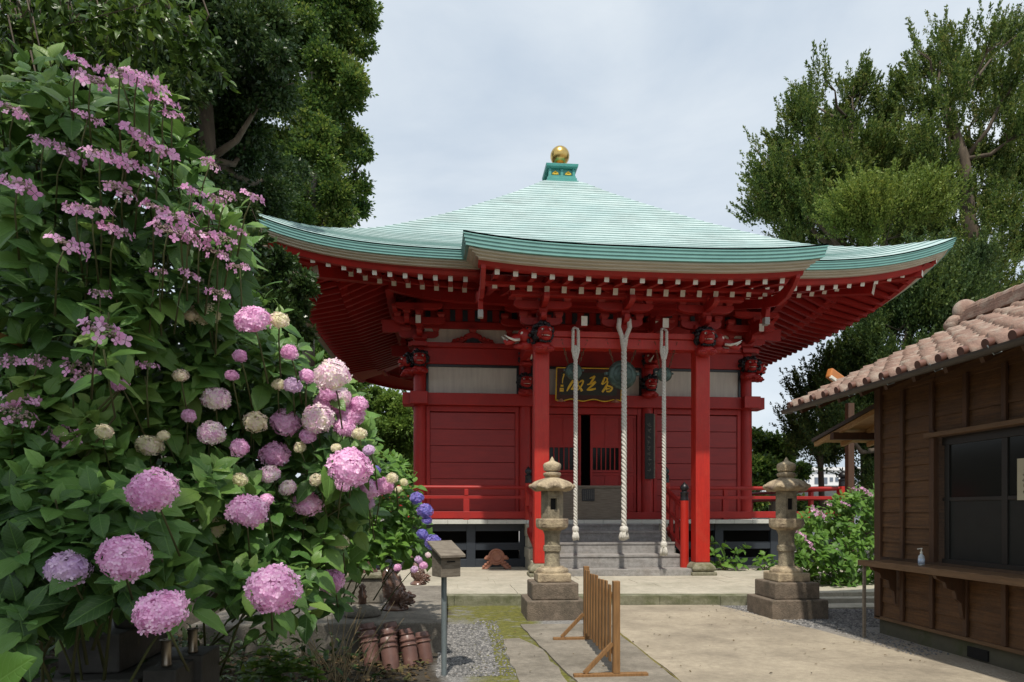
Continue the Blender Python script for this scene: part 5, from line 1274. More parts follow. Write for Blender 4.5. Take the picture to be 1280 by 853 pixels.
# gable verge, gutter, rafters
MB().bar((RX0 - .06, RY1 + .0, RZ0 + .0), (RX1, RY1 + .0, RZ1 - .0), .05, .13).build('verge_board', WOODD, S_, bevel=.004)
gt = MB(); n = 9; pts = []
for k in range(n): a = math.pi + math.pi * k / (n - 1); pts.append((RX0 - .10 + .055 * math.cos(a), RZ0 - .0 + .055 * math.sin(a)))
gt.prism(pts + [(RX0 - .10 + .048 * math.cos(a), RZ0 + .048 * math.sin(a) + .0) for a in [2 * math.pi - math.pi * k / (n - 1) for k in range(n)]], Y0, RY1 + .05)
gt.build('gutter', GUT, S_)
for i in range(15): 
    y = 9.1 - i * .72
    MB().tube([(RX0 - .165, y, RZ0 + .01), (RX0 - .10, y, RZ0 - .066), (RX0 - .03, y, RZ0 - .04), (RX0 + .01, y + .02, RZ0 + .02)], .006, 6).build('gutter_hook', PIPE, S_)
for i in range(16):
    y = 9.0 - i * .46; MB().bar((RX0 + .02, y, RZ0 - .045), (WX + .3, y, RZ0 - .045 + sl_ * (WX + .28 - RX0)), .05, .06).build('eave_rafter', WOODD, S_)
MB().bar((WX + .05, RY1 - .06, 3.22), (WX + .05, Y0, 3.22), .10, .12).build('wall_plate', WOODD, S_)
# small side roof with yellow timber seen past the corner
def lean_to():
    X0, X1_, ya, yb, za, zb = 5.46, 9.5, 8.10, 9.80, 2.93, 2.60
    mb = MB().add([(X0, ya, za), (X1_, ya, za), (X1_, yb, zb), (X0, yb, zb), (X0, ya, za + .05), (X1_, ya, za + .05), (X1_, yb, zb + .05), (X0, yb, zb + .05)], [(0, 1, 2, 3), (4, 5, 6, 7), (0, 1, 5, 4), (1, 2, 6, 5), (2, 3, 7, 6), (3, 0, 4, 7)])
    o = mb.build('side_roof', GUT, S_)
    MB().add([(X0 + .02, ya, za - .006), (X1_, ya, za - .006), (X1_, yb - .02, zb - .006), (X0 + .02, yb - .02, zb - .006)], [(0, 1, 2, 3)]).build('roof_boards', WOODY, o)
    for i in range(8): MB().bar((X0 + .05 + i * .42, ya, za - .04), (X0 + .05 + i * .42, yb - .03, zb - .04), .05, .06).build('rafter', WOODY, o)
    MB().bar((X0 - .06, 9.15, 2.62), (X1_, 9.15, 2.62), .09, .10).build('purlin', WOODD, o)
lean_to()
# notice on the window, bottle on the counter
t = thing('paper_notice', (WX, 5.8, 1.65), 'yellowed paper notice with brush writing hung in the dark window', 'notice')
MB().box(WX + .040, WX + .044, 5.62, 6.035, 1.655, 2.055).build('sheet', PAPER, t)
rr = random.Random(9)
for i, (yc, za, zb) in enumerate(((5.95, 1.95, 1.70), (5.80, 2.0, 1.72), (5.68, 1.9, 1.7))):
    mb = MB(); pts = []; z = za
    while z > zb: pts.append((WX + .036, yc + rr.uniform(-.022, .022), z)); z -= .018
    mb.tube(pts, .0032, 5); mb.build('brush_line', INK, t)
t = thing('pump_bottle', (5.22, 7.0, .95), 'small clear pump bottle of hand sanitizer on the counter', 'bottle')
bx_, by_ = 5.17, 7.0
MB().lathe([(.030, 0), (.033, .005), (.033, .085), (.028, .105), (.014, .12), (.012, .13)], bx_, by_, 20, cz=.951).build('bottle_body', BOTL, t, smooth=True, auto=50)
MB().lathe([(.0338, .015), (.0338, .075)], bx_, by_, 20, cz=.951).build('label', LABEL, t, smooth=True)
MB().lathe([(.015, .13), (.015, .148), (.006, .15), (.006, .178), (.011, .18), (.011, .19)], bx_, by_, 14, cz=.951).bar((bx_ - .003, by_, 1.137), (bx_ - .045, by_, 1.130), .012, .009).build('pump', WHITE, t, smooth=True, auto=40)
# stack of clutter at far left: edge of a corrugated sheet among leaves
a = atY(-10, 420, 3.6); b = atY(36, 434, 3.6)
t = tag(MB().bar(a, b + Vector((.0, 0, 0)), .5, .03).build('roof_scrap', WOODY), 'end of a narrow tan roof board poking out of the leaves', 'board')
# distant things
far = thing('white_building', (60, 75, 0), 'distant white rendered building with grey windows seen past the right lantern', 'building')
Yb = 70.0; a = atY(988, 640, Yb); b = atY(1052, 640, Yb); tpl = atY(1010, 588, Yb)
MB().box(a.x - 3, b.x + 14, Yb, Yb + 12, -.5, tpl.z).build('wall', FARW, far)
MB().box(a.x - 3.2, b.x + 14.2, Yb - .25, Yb + 12.2, tpl.z, tpl.z + .35).build('parapet', FARW, far)
for (u0, u1, v0, v1) in ((1004, 1005.6, 597.5, 603), (1007, 1008.6, 597.5, 603), (1010, 1011.6, 597.5, 603), (1018, 1034, 597, 605), (1037, 1041, 597, 602), (1044, 1048, 597, 602), (1066, 1074, 597, 603), (1082, 1090, 597, 603)):
    p = atY(u0, v0, Yb); q = atY(u1, v1, Yb); MB().box(p.x, q.x, Yb - .06, Yb - .01, q.z, p.z).build('window', FARG, far)
a = atY(1008, 625, 34); b = atY(1040, 612, 34)
sh = thing('grey_roofed_house', (a.x + 4, 36, 0), 'low house with a plain grey roof behind the red railing', 'house')
MB().prism([(a.x - 4, 1.9), (a.x + 1, 2.9), (a.x + 12, 2.9), (a.x + 14, 1.9)], 34, 39).build('roof', GREYP, sh)
MB().box(a.x - 3.4, a.x + 13, 34.4, 38.6, 0, 1.895).build('wall', FARW, sh)
# painted roof corner of another small building past the shop
a = atY(1036, 466, 14.0); b = atY(1062, 478, 14.0)
sb = thing('painted_roof_end', (a.x, 14, 0), 'orange and white painted end of a roof board above the tile roof', 'roof board')
MB().bar(a, b + (b - a) * .5 + Vector((0, .3, 0)), .14, .22).build('board', mat('orange_painted_board', (.55, .20, .05), (.45, .16, .04), rough=.5), sb, bevel=.03)
MB().bar(a + Vector((0, -.06, -.10)), b + (b - a) * .5 + Vector((0, .24, -.10)), .06, .07).build('edge_strip', WHITE, sb, bevel=.01)
MB().box(b.x + .9, b.x + 1.05, 15.5, 15.65, 0, a.z - .4).build('support_post', WOODD, sb)
# ================================================================== VEGETATION
def leaf_template(nl=6, width=.30, fold=.10, droop=.18, tip=1.0):
    """length 1 along y; returns verts, quads, uv"""
    V, UV = [], []
    for i in range(nl + 1):
        v = i / nl; w = width * (math.sin(math.pi * min(v ** .72, 1)) ** .85) * (1.05 if i % 2 else .95) if 0 < v < 1 else 0.004
        if v > .8: w *= .92
        z = -droop * v * v + .05 * v
        for s in (-1, -.5, 0, .5, 1):
            V.append((s * w, v, z + fold * (abs(s) * w / width) * 1.0 - .05 * (abs(s) > .9) )); UV.append((.5 + s * w / width * .45, v))
    Fq = []
    for i in range(nl):
        for j in range(4): a = i * 5 + j; Fq.append((a, a + 1, a + 6, a + 5))
    return np.array(V), np.array(Fq), np.array(UV)
LT, LF, LUV = leaf_template(9)
LT4, LF4, LUV4 = leaf_template(4, .32, .12, .22)
# tiny 2-quad leaf for far trees
ST = np.array([(0, 0, 0), (.30, .45, .10), (0, 1, -.06), (-.30, .45, .10)]); SF = np.array([(0, 1, 2, 3)])
ST2 = np.array([(0, 0, 0), (.10, .4, .03), (0, 1, -.08), (-.10, .4, .03)])

def tree(name, label, cat, Y, blobs, m, n_leaf, leaf, group=None, trunk=None, trunk_r=.25, bark=BARK, style='broad', limbs=True, seed=1, clump=.34, flat=.8, extra_depth=1.0, jitter_y=1.5):
    """blobs: (px,py,rpx[,dy]) -> ellipsoids round world points at depth Y"""
    r = np.random.default_rng(seed)
    C_, Rr = [], []
    for b in blobs:
        dy = b[3] if len(b) > 3 else r.uniform(-jitter_y, jitter_y)
        p = atY(b[0], b[1], Y + dy); C_.append(p); Rr.append(b[2] * (Y + dy) / F)
    C_ = np.array(C_); Rr = np.array(Rr); BC, BR = C_.copy(), Rr.copy()
    k_ = 6 if style != 'juniper' else 5; sc_, sr_ = [], []
    for c, q in zip(BC, BR):
        for i in range(k_):
            dd = unit(r.normal(size=(1, 3)))[0] * np.array([1, extra_depth, 1.0]); sc_.append(c + dd * q * r.uniform(.25, .72)); sr_.append(q * r.uniform(.26, .52))
    C_ = np.array(sc_); Rr = np.array(sr_)
    base = trunk[0] if trunk else Vector((C_[:, 0].mean(), Y, 0))
    t = thing(name, tuple(base), label, cat, group)
    # clumps
    per = 34 if style != 'juniper' else 75; nc = max(8, int(n_leaf * (1.25 if style == 'juniper' else 1.1)) // per)
    wts = Rr ** 2; wts /= wts.sum(); idx = r.choice(len(C_), nc, p=wts)
    d = unit(r.normal(size=(nc, 3))); rad = r.uniform(.45, 1.08, nc) ** .6
    cc = C_[idx] + d * (rad * Rr[idx])[:, None] * np.array([1, extra_depth, flat])
    csz = clump * 1.25 * Rr[idx] * r.uniform(.5, 1.1, nc) + .05
    if style == 'juniper':      # flame shaped tufts standing up from each bough
        lean = unit((C_ - BC.mean(0)) * np.array([1, 1, .4]))[idx]
        outv = unit(d * .35 + lean * .40 + np.array([0, 0, 1.0]) + r.normal(size=(nc, 3)) * .16); csz = r.uniform(.16, .42, nc)
    else: outv = unit(d * np.array([1, 1, .7]) + np.array([0, 0, .35]) + r.normal(size=(nc, 3)) * .3)
    if style == 'juniper':
        k = r.random((nc, per)) ** .8
        L_ = (csz * 3.5)[:, None]
        pos = cc[:, None, :] + outv[:, None, :] * (k * L_)[..., None] + r.normal(size=(nc, per, 3)) * (csz * .24)[:, None, None] * (1.12 - k)[..., None]
        ax = outv[:, None, :] * 1.0 + r.normal(size=(nc, per, 3)) * .55
        tpl = ST2 * np.array([2.4, 1, 1])
    else:
        g = r.normal(size=(nc, per, 3)); pos = cc[:, None, :] + g * csz[:, None, None] * np.array([.62, .62, .42])
        ax = outv[:, None, :] * .6 + g * .6 + r.normal(size=(nc, per, 3)) * .5 + np.array([0, 0, -.15]); tpl = ST
    pos = pos.reshape(-1, 3); ax = ax.reshape(-1, 3)
    a, s, n_ = frames(ax, up=(0, 0, .9), jit=.8)
    sz = leaf * r.uniform(.6, 1.3, len(pos))
    V, Fq, _ = instance(tpl, SF, pos, a, s, n_, sz)
    np_mesh('crown', V, Fq, m, t)
    if trunk:
        mb = MB(); pts = [Vector(p) for p in trunk]; rr = [trunk_r * (1 - .62 * i / (len(pts) - 1)) for i in range(len(pts))]
        mb.tube(pts, rr, 12); mb.build('trunk', bark, t, smooth=True)
        if limbs:
            rnd = random.Random(seed)
            for i, c in enumerate(BC):
                if i >= 14: break
                c = Vector(c); k = min(range(1, len(pts)), key=lambda q: abs(pts[q].z - (c.z - .8 * abs(c.x - pts[q].x)))); s0 = pts[k]
                mid = s0.lerp(c, .5) + Vector((rnd.uniform(-.2, .2), rnd.uniform(-.2, .2), -.25)); mid2 = s0.lerp(c, .8) + Vector((rnd.uniform(-.2, .2), rnd.uniform(-.2, .2), .1))
                e = c + (c - s0) * .12
                mb = MB().tube([s0, mid, mid2, e], [rr[k] * .5, rr[k] * .34, rr[k] * .2, .015], 7)
                for q in range(3):
                    e2 = c + Vector((rnd.uniform(-1, 1), rnd.uniform(-1, 1), rnd.uniform(0, 1))) * BR[i] * .7; mb.tube([mid2, mid2.lerp(e2, .5) + Vector((0, 0, .1)), e2], [rr[k] * .16, rr[k] * .1, .01], 5)
                mb.build('limb', bark, t, smooth=True)
    return t
def trunk_px(Y, pts): return [atY(px, py, Y + (q[0] if q else 0)) for px, py, *q in pts]

# ---- right: junipers behind the hall
gY = 25
def ground_pt(px, Y): v = atY(px, 640, Y); return Vector((v.x, Y, -.1))
tree('juniper_tree', 'tall juniper with many pointed tufts directly behind the right end of the green roof', 'tree', 26,
     [(965, 245, 30), (958, 200, 14), (978, 200, 20), (1012, 275, 44), (1003, 165, 24), (1018, 130, 16), (1035, 105, 13), (1000, 220, 36), (1045, 170, 38), (1068, 125, 22), (1083, 110, 12), (1062, 205, 44), (1095, 160, 34), (1105, 225, 48), (1060, 262, 44), (1118, 130, 16), (1130, 195, 36), (1150, 250, 40), (1110, 280, 44), (1160, 300, 36), (985, 265, 34), (1035, 225, 40), (1000, 300, 26), (1040, 302, 28), (1080, 305, 26), (1122, 305, 24), (957, 272, 22), (1025, 245, 34), (1150, 215, 30), (1090, 195, 34)],
     JUN, 190000, .115, trunk=[ground_pt(1090, 26), *trunk_px(26, [(1085, 480), (1080, 330), (1075, 230), (1060, 150)])], trunk_r=.38, style='juniper', seed=11, clump=.30, group='junipers behind the hall')
tree('juniper_tree', 'bright yellow green juniper boughs low behind the right roof corner', 'tree', 21.5,
     [(1075, 275, 30), (1110, 262, 32), (1140, 270, 30), (1165, 265, 24), (1050, 290, 22), (1095, 290, 28)],
     leafmat('lit_juniper_foliage', [(0.06, 0.12, 0.02), (0.14, 0.21, 0.035), (0.25, 0.30, 0.06)], rough=.6, trans=.3, clump=.5), 42000, .10, trunk=[ground_pt(1120, 22.5), *trunk_px(22.5, [(1118, 450), (1112, 340), (1108, 300)])], trunk_r=.09, style='juniper', seed=12, clump=.34, group='junipers behind the hall', jitter_y=.6)
tree('juniper_tree', 'largest open juniper with a leaning dark trunk at the right edge of the picture', 'tree', 24,
     [(1165, 95, 30), (1140, 115, 20), (1178, 60, 14), (1150, 70, 14), (1195, 75, 18), (1205, 110, 34), (1160, 140, 26), (1245, 60, 22), (1268, 50, 24), (1232, 95, 30), (1268, 110, 34), (1215, 155, 26), (1275, 170, 34), (1185, 165, 20), (1240, 215, 30), (1210, 240, 20), (1275, 240, 36), (1250, 285, 36), (1280, 320, 36), (1240, 345, 30), (1185, 215, 18), (1218, 300, 22), (1300, 60, 40), (1320, 180, 60), (1320, 300, 60), (1190, 250, 28), (1162, 185, 22), (1225, 190, 28), (1258, 140, 30), (1195, 330, 24), (1225, 372, 30), (1265, 382, 30), (1190, 300, 24), (1260, 200, 34), (1235, 255, 34), (1195, 135, 24)],
     JUN, 160000, .11, trunk=[ground_pt(1255, 24), *trunk_px(24, [(1250, 440), (1232, 340), (1210, 275), (1205, 200), (1180, 130)])], trunk_r=.42, style='juniper', seed=13, clump=.30, group='junipers behind the hall')
tree('juniper_tree', 'dark juniper mass between the hall eave and the tile roof', 'tree', 19,
     [(1190, 365, 32), (1160, 385, 36), (1125, 385, 26), (1105, 420, 34), (1090, 448, 28), (1140, 430, 42), (1180, 410, 34), (1070, 482, 24), (1105, 480, 42), (1052, 515, 22), (1075, 520, 42), (1042, 548, 20), (1065, 560, 34), (1110, 560, 40), (1150, 480, 40), (1100, 600, 30), (1085, 400, 18), (1215, 345, 18), (1040, 570, 22), (1200, 390, 30), (1150, 350, 24), (1055, 535, 26), (1090, 550, 36), (1032, 567, 14)],
     JUND, 150000, .10, trunk=[ground_pt(1125, 19), *trunk_px(19, [(1120, 560), (1125, 470), (1140, 400)])], trunk_r=.26, style='juniper', seed=14, clump=.34, group='junipers behind the hall')
tree('young_cypress', 'thin spiky tipped conifer against the sky left of the tile roof', 'tree', 20,
     [(1032, 462, 7), (1040, 478, 9), (1028, 480, 8), (1018, 500, 9), (1008, 512, 10), (1026, 498, 10), (1005, 545, 14), (1012, 560, 12)],
     JUND, 14000, .09, trunk=[ground_pt(1030, 20), *trunk_px(20, [(1025, 560), (1028, 500), (1032, 462)])], trunk_r=.1, style='juniper', seed=15, clump=.5, jitter_y=.3)
tree('broadleaf_tree', 'round bushy green tree directly behind the right stone lantern', 'tree', 30,
     [(962, 560, 24), (945, 545, 14), (950, 590, 26), (985, 570, 22), (972, 600, 26), (940, 620, 20), (1002, 590, 16), (965, 625, 20), (992, 552, 12)],
     BROAD, 26000, .20, trunk=[ground_pt(965, 30), *trunk_px(30, [(965, 610), (965, 575)])], trunk_r=.2, seed=16, clump=.36)
tree('broadleaf_tree', 'low green shrubbery far behind the red railing at the right', 'shrub', 32,
     [(1000, 632, 12), (1020, 630, 12), (1045, 634, 13), (1065, 632, 14), (980, 636, 12)], BROAD, 6000, .2, seed=17)
# conifer mass continuing out of frame above the shop
# ---- left: behind the hall and the wooded hillside
tree('evergreen_oak', 'tall sunlit broadleaf tree with pale limbs rising left of the green roof', 'tree', 24,
     [(455, 20, 24), (435, 45, 34), (400, 15, 36), (425, 90, 34), (452, 60, 20), (390, 75, 38), (430, 130, 28), (395, 140, 36), (362, 115, 40), (440, 175, 24), (452, 200, 16), (415, 190, 34), (378, 195, 40), (430, 235, 32), (450, 262, 18), (400, 245, 38), (360, 250, 40), (425, 270, 22), (350, 170, 36), (370, 30, 40), (350, 60, 40), (440, 5, 30), (405, 280, 24), (390, 160, 30, -3), (375, 210, 30, -3), (400, 205, 26, -3), (360, 275, 30, -2), (445, 110, 26), (410, 110, 34), (425, 15, 34)],
     BROAD, 120000, .13, trunk=[ground_pt(385, 24), *trunk_px(24, [(385, 300), (390, 200), (385, 120), (400, 50)])], trunk_r=.26, bark=BARKG, seed=21, clump=.32, group='trees on the wooded slope')
tree('evergreen_tree', 'very dark evergreen filling the gap above the pink lacecap flowers', 'tree', 15,
     [(255, 20, 60), (310, 40, 50), (230, 80, 50), (290, 110, 60), (340, 120, 40), (260, 170, 60), (320, 190, 50), (350, 230, 40, 4), (290, 250, 60, 3), (330, 270, 36, 4), (200, 30, 60), (200, 150, 60), (240, 240, 60), (335, 20, 34), (350, 70, 30), (150, 60, 70), (100, 20, 70), (40, 60, 80), (130, 160, 80), (20, 180, 90, -5), (60, 330, 90, -6), (170, 300, 80, -5), (20, 450, 90, -6.5), (150, 430, 90, -6.5), (250, 400, 60, -5), (300, 480, 50, -5), (290, 330, 50, -5), (335, 400, 40, -3), (330, 470, 40, -4), (100, 520, 80, -7), (230, 500, 60, -6)],
     EVER, 150000, .11, trunk=[ground_pt(240, 15), *trunk_px(15, [(250, 400), (260, 200), (255, 80)])], trunk_r=.32, seed=22, clump=.34, group='trees on the wooded slope')
tree('evergreen_tree', 'camellia like shrub with glossy leaves overlapping the left tip of the green eave', 'tree', 12.2,
     [(298, 262, 21), (300, 284, 17), (290, 305, 22), (342, 322, 14), (362, 330, 13), (376, 345, 9), (360, 395, 20), (345, 380, 22), (372, 420, 16), (335, 345, 20), (352, 345, 18), (362, 365, 22), (378, 350, 12), (335, 360, 26), (365, 395, 20), (378, 385, 9), (340, 400, 26), (352, 430, 20), (296, 330, 28), (388, 348, 6), (386, 362, 7)],
     leafmat('glossy_camellia_leaf', [(0.02, 0.05, 0.016), (0.045, 0.085, 0.025), (0.08, 0.13, 0.03)], rough=.3, trans=.15), 26000, .085, trunk=[ground_pt(330, 12.2), *trunk_px(12.2, [(330, 500), (335, 380), (330, 290)])], trunk_r=.1, seed=23, clump=.42, group='trees on the wooded slope', jitter_y=.4)
tree('evergreen_tree', 'bright green thicket seen under the left eave, between eave and hydrangeas', 'tree', 36,
     [(400, 440, 24), (420, 470, 28), (385, 410, 24), (440, 500, 30), (410, 510, 30), (380, 460, 30), (370, 430, 24), (395, 385, 16), (455, 470, 20), (350, 450, 40), (465, 540, 34)],
     leafmat('thicket_foliage', [(0.06, 0.12, 0.025), (0.12, 0.21, 0.04), (0.2, 0.29, 0.06)], rough=.45, trans=.3), 46000, .22, trunk=[ground_pt(420, 36), *trunk_px(36, [(420, 560), (415, 480)])], trunk_r=.14, seed=24, clump=.36, group='trees on the wooded slope')
tree('evergreen_tree', 'sunlit green shrubs behind the hall seen between its left wall and the hydrangeas', 'tree', 38,
     [(485, 505, 22), (505, 515, 18), (515, 505, 16), (478, 535, 26), (505, 545, 26), (490, 575, 28), (512, 580, 22), (505, 605, 24), (480, 615, 30), (520, 620, 20), (520, 550, 20), (460, 590, 30), (440, 620, 30), (470, 560, 30), (490, 540, 26), (460, 510, 26), (500, 480, 14), (440, 560, 30)],
     leafmat('sunlit_shrub_foliage', [(0.07, 0.13, 0.025), (0.14, 0.23, 0.04), (0.22, 0.31, 0.06)], rough=.45, trans=.3), 52000, .22, trunk=[ground_pt(500, 38), *trunk_px(38, [(500, 600), (500, 540)])], trunk_r=.14, seed=25, clump=.36, group='trees on the wooded slope')
# overhead tree: low boughs enter the frame at the top left and shade the hydrangea bank
def overhead():
    t = thing('overhanging_tree', (-5.2, 3.5, 1.6), 'tree with narrow leaves whose boughs hang into the top left corner', 'tree')
    r = np.random.default_rng(31); P = []; A = []
    # hanging boughs in view
    tips = []
    for (px, py, Y, L_) in [(-20, -40, 4.6, .6), (30, -30, 4.9, .55), (75, -25, 5.0, .5), (115, -25, 5.4, .5), (150, -15, 5.6, .45), (190, -20, 5.2, .55), (215, 0, 5.0, .55), (20, 20, 4.8, .4), (70, 25, 5.2, .38), (110, 30, 5.5, .3), (235, 30, 5.0, .32), (-10, 60, 4.6, .4), (-20, 100, 4.4, .4), (30, 60, 4.9, .3), (160, 10, 5.8, .35), (200, -10, 5.7, .5), (90, -10, 4.7, .5), (55, -20, 5.4, .7), (130, 0, 5.0, .4), (175, 5, 5.3, .35)]:
        s0 = atY(px, py, Y)
        for q in range(9):
            e = s0 + Vector((r.normal(0, .17), r.normal(0, .15), -L_ * r.uniform(.4, 1.05))); st = s0 + Vector((r.normal(0, .15), r.normal(0, .15), r.uniform(-.05, .1)))
            tips.append((st, e))
            for k in range(20):
                u = r.uniform(.15, 1); p = st.lerp(e, u) ; P.append(p); d = (e - st).normalized() * .7 + Vector(r.normal(0, .55, 3)); A.append(d)
    a, s, n_ = frames(np.array(A), up=(0, -.4, .8), jit=.7)
    V, Fq, uv = instance(LT4 * np.array([.62, 1, 1]), LF4, np.array(P), a, s, n_, r.uniform(.06, .12, len(P)), LUV4)
    np_mesh('bough', V, Fq, leafmat('narrow_bough_leaf', [(0.03, 0.07, 0.014), (0.06, 0.12, 0.02), (0.12, 0.19, 0.03)], rough=.35, trans=.3, clump=2), t, smooth=True)
    mb = MB()
    for st, e in tips[::2]: mb.tube([st + Vector((-.1, .1, .25)), st, e], [.007, .005, .002], 4)
    mb.build('twigs', BARK, t)
    # high crown out of frame, above the bank
    C_ = [(-4.2, 1.0, 7.2, 1.7), (-2.9, -.2, 7.6, 1.35), (-5.4, 2.2, 6.6, 1.6), (-2.6, -1.6, 8.0, 1.2), (-4.4, -1.4, 8.0, 1.7), (-6.2, .2, 7.4, 1.7), (-3.6, 2.2, 6.9, 1.2), (-1.75, -.9, 7.9, .85), (-2.55, 1.15, 7.1, .95), (-5.6, 4.2, 7.0, 1.5)]
    P = []; 
    for x, y, z, q in C_:
        n = int(560 * q * q / 2); d = unit(r.normal(size=(n, 3))); P.append(np.array([x, y, z]) + d * (r.uniform(.2, 1, n) ** .5 * q)[:, None] * np.array([1, 1, .6]))
    P = np.concatenate(P); a, s, n_ = frames(r.normal(size=P.shape), up=(0, 0, 1.2), jit=.6)
    V, Fq, _ = instance(ST, SF, P, a, s, n_, r.uniform(.14, .26, len(P))); np_mesh('crown', V, Fq, EVER, t)
    tr = [Vector((-5.3, 3.2, 1.2)), Vector((-5.1, 2.6, 3.5)), Vector((-4.6, 1.4, 5.6)), Vector((-4.2, .8, 7.2))]
    MB().tube(tr, [.3, .24, .18, .1], 12).build('trunk', BARK, t, smooth=True)
    for x, y, z, q in C_: MB().tube([tr[2], tr[2].lerp(Vector((x, y, z)), .5) + Vector((0, 0, .3)), Vector((x, y, z))], [.09, .06, .02], 7).build('limb', BARK, t, smooth=True)
overhead()

# ---- hydrangeas
def rosette(pos, ax, n_pairs, size, r, spread=1.0):
    """leaf frames for shoots at pos with axis ax"""
    P, A, U, S = [], [], [], []
    for p, a in zip(pos, ax):
        a = Vector(a).normalized(); u = a.cross(Vector((.3, .2, .9))).normalized(); v = a.cross(u); ph = r.uniform(0, 6.28)
        for k in range(n_pairs):
            for h in (0, 1):
                t = ph + k * math.pi / 2 + h * math.pi + r.normal(0, .18); o = u * math.cos(t) + v * math.sin(t)
                el = (.75 - .33 * k) * spread + r.normal(0, .18)
                d = o * math.cos(el) + a * math.sin(el); d.z -= .10 * k
                P.append(Vector(p) - a * (.028 * k * 1.6) + o * .012); A.append(d); U.append(a * math.cos(el) - o * math.sin(el) + Vector((0, 0, .55)) + Vector((0, -.2, 0)) + Vector(r.normal(0, .18, 3)))
                S.append(size * (.60 + .2 * min(k, 2)) * r.uniform(.6, 1.25))
    P = np.array(P); A = unit(np.array(A)); U = np.array(U); side = unit(np.cross(A, U)); N_ = unit(np.cross(side, A))
    return P, A, side, N_, np.array(S)
def foliage(name, t, pos, ax, pairs, size, m, r, tpl=(LT, LF, LUV), kind=None):
    P, A, s, N_, S = rosette(pos, ax, pairs, size, r); V, Fq, uv = instance(tpl[0], tpl[1], P, A, s, N_, S, tpl[2])
    return np_mesh(name, V, Fq, m, t, smooth=True, uv=uv)
PT = []; PFq = []
for k in range(4):
    a = k * math.pi / 2; c, s = math.cos(a), math.sin(a)
    for (u, v, z) in [(0, .02, 0), (.30, .38, .05), (.22, .74, .10), (0, .84, .06), (-.22, .74, .10), (-.30, .38, .05)]: PT.append((u * c - v * s, u * s + v * c, z))
    b = k * 6; PFq += [(b, b + 1, b + 2, b + 3), (b, b + 3, b + 4, b + 5)]
PT = np.array(PT); PFq = np.array(PFq)
def mop_mesh(name, m, seed, n=150, flo=.017, squash=.86):
    r = np.random.default_rng(seed); i = np.arange(n) + .5; ph = np.arccos(1 - 1.5 * i / n); th = np.pi * (1 + 5 ** .5) * i
    d = np.stack([np.cos(th) * np.sin(ph), np.sin(th) * np.sin(ph), np.cos(ph)], 1)
    lump = unit(r.normal(size=(7, 3))); la = r.uniform(-.10, .13, 7); rad = .09 * (1 + r.normal(0, .05, n) + (np.clip(d @ lump.T, 0, 1) ** 5 @ la)); P = d * rad[:, None] * np.array([1, 1, squash])
    nr = unit(d + r.normal(0, .40, (n, 3))); t_ = unit(np.cross(nr, r.normal(size=(n, 3)))); b = np.cross(nr, t_)
    V, Fq, _ = instance(PT, PFq, P, t_, b, nr, flo * 1.2 * r.uniform(.75, 1.2, n))
    # inner core
    mb = MB(); mb.ball((0, 0, 0), .078, 16, 10, sc=(1, 1, squash)); o = len(V)
    core_f = [f for f in mb.f if len(f) == 4]
    V = np.concatenate([V, np.array(mb.v)]); Fq = np.concatenate([Fq, np.array(core_f) + o])
    o = np_mesh(name, V, Fq, m, smooth=False); me = o.data; bpy.data.objects.remove(o); return me
MOP = {k: [mop_mesh('flower_head', m, 40 + i * 7 + j, n=n, flo=fl) for j in range(3)] for i, (k, m, n, fl) in enumerate((('p', PETP, 165, .0175), ('m', PETM, 150, .018), ('c', PETC, 120, .016), ('b', PETB, 130, .018), ('v', PETV, 120, .018)))}
def mop(t, kind, px, py, size, Y=None, asp=1.0, diam=.185):
    if kind == 'p' and size < 47 and random.random() < .22: kind = 'm'
    asp = random.uniform(.78, 1.02)
    Y = Y or max(diam * F / size, 1.9); p = atY(px, py, Y); k = size * Y / F / .205
    o = bpy.data.objects.new('flower_head', random.choice(MOP[kind])); col.objects.link(o); o.parent = t; o.location = p - wloc(t)
    ax = Vector((random.uniform(-.15, .35), -.62, random.uniform(.35, .95))).normalized(); q = ax.to_track_quat('Z', 'Y') @ Matrix.Rotation(random.uniform(0, 6.28), 3, 'Z').to_quaternion()
    o.rotation_euler = q.to_euler(); o.scale = (k, k, k * asp); return p, ax
def lace_mesh(seed):
    r = np.random.default_rng(seed); n = 9; th = np.arange(n) * 2 * np.pi / n + r.normal(0, .2, n); rad = .072 + r.normal(0, .008, n)
    P = np.stack([np.cos(th) * rad, np.sin(th) * rad, r.normal(.004, .006, n)], 1)
    ex = r.integers(2, 5); P = np.concatenate([P, np.stack([r.normal(0, .045, ex), r.normal(0, .045, ex), np.full(ex, .014)], 1)]); n = len(P)
    nr = unit(np.array([0, 0, .42]) + P * 11 + r.normal(0, .35, (n, 3))); t_ = unit(np.cross(nr, r.normal(size=(n, 3)))); b = np.cross(nr, t_)
    V, Fq, _ = instance(PT, PFq, P, t_, b, nr, 0.028 * r.uniform(.7, 1.25, n)); mi = np.zeros(len(Fq), int)
    m_ = 70; q = r.uniform(0, 1, m_) ** .5 * .058; a = r.uniform(0, 6.28, m_); B = np.stack([q * np.cos(a), q * np.sin(a), .006 + r.uniform(0, .01, m_)], 1)
    cube = np.array([(x, y, z) for z in (-1, 1) for y in (-1, 1) for x in (-1, 1)]) * .0034; cf = np.array([(0, 2, 3, 1), (4, 5, 7, 6), (0, 1, 5, 4), (2, 6, 7, 3), (0, 4, 6, 2), (1, 3, 7, 5)])
    CV = (cube[None] + B[:, None]).reshape(-1, 3); CF = (cf[None] + (np.arange(m_) * 8)[:, None, None]).reshape(-1, 4) + len(V)
    mi = np.concatenate([mi, np.ones(len(CF), int)]); o = np_mesh('lacecap_head', np.concatenate([V, CV]), np.concatenate([Fq, CF]), [PETL, BUD], mi=mi); me = o.data; bpy.data.objects.remove(o); return me
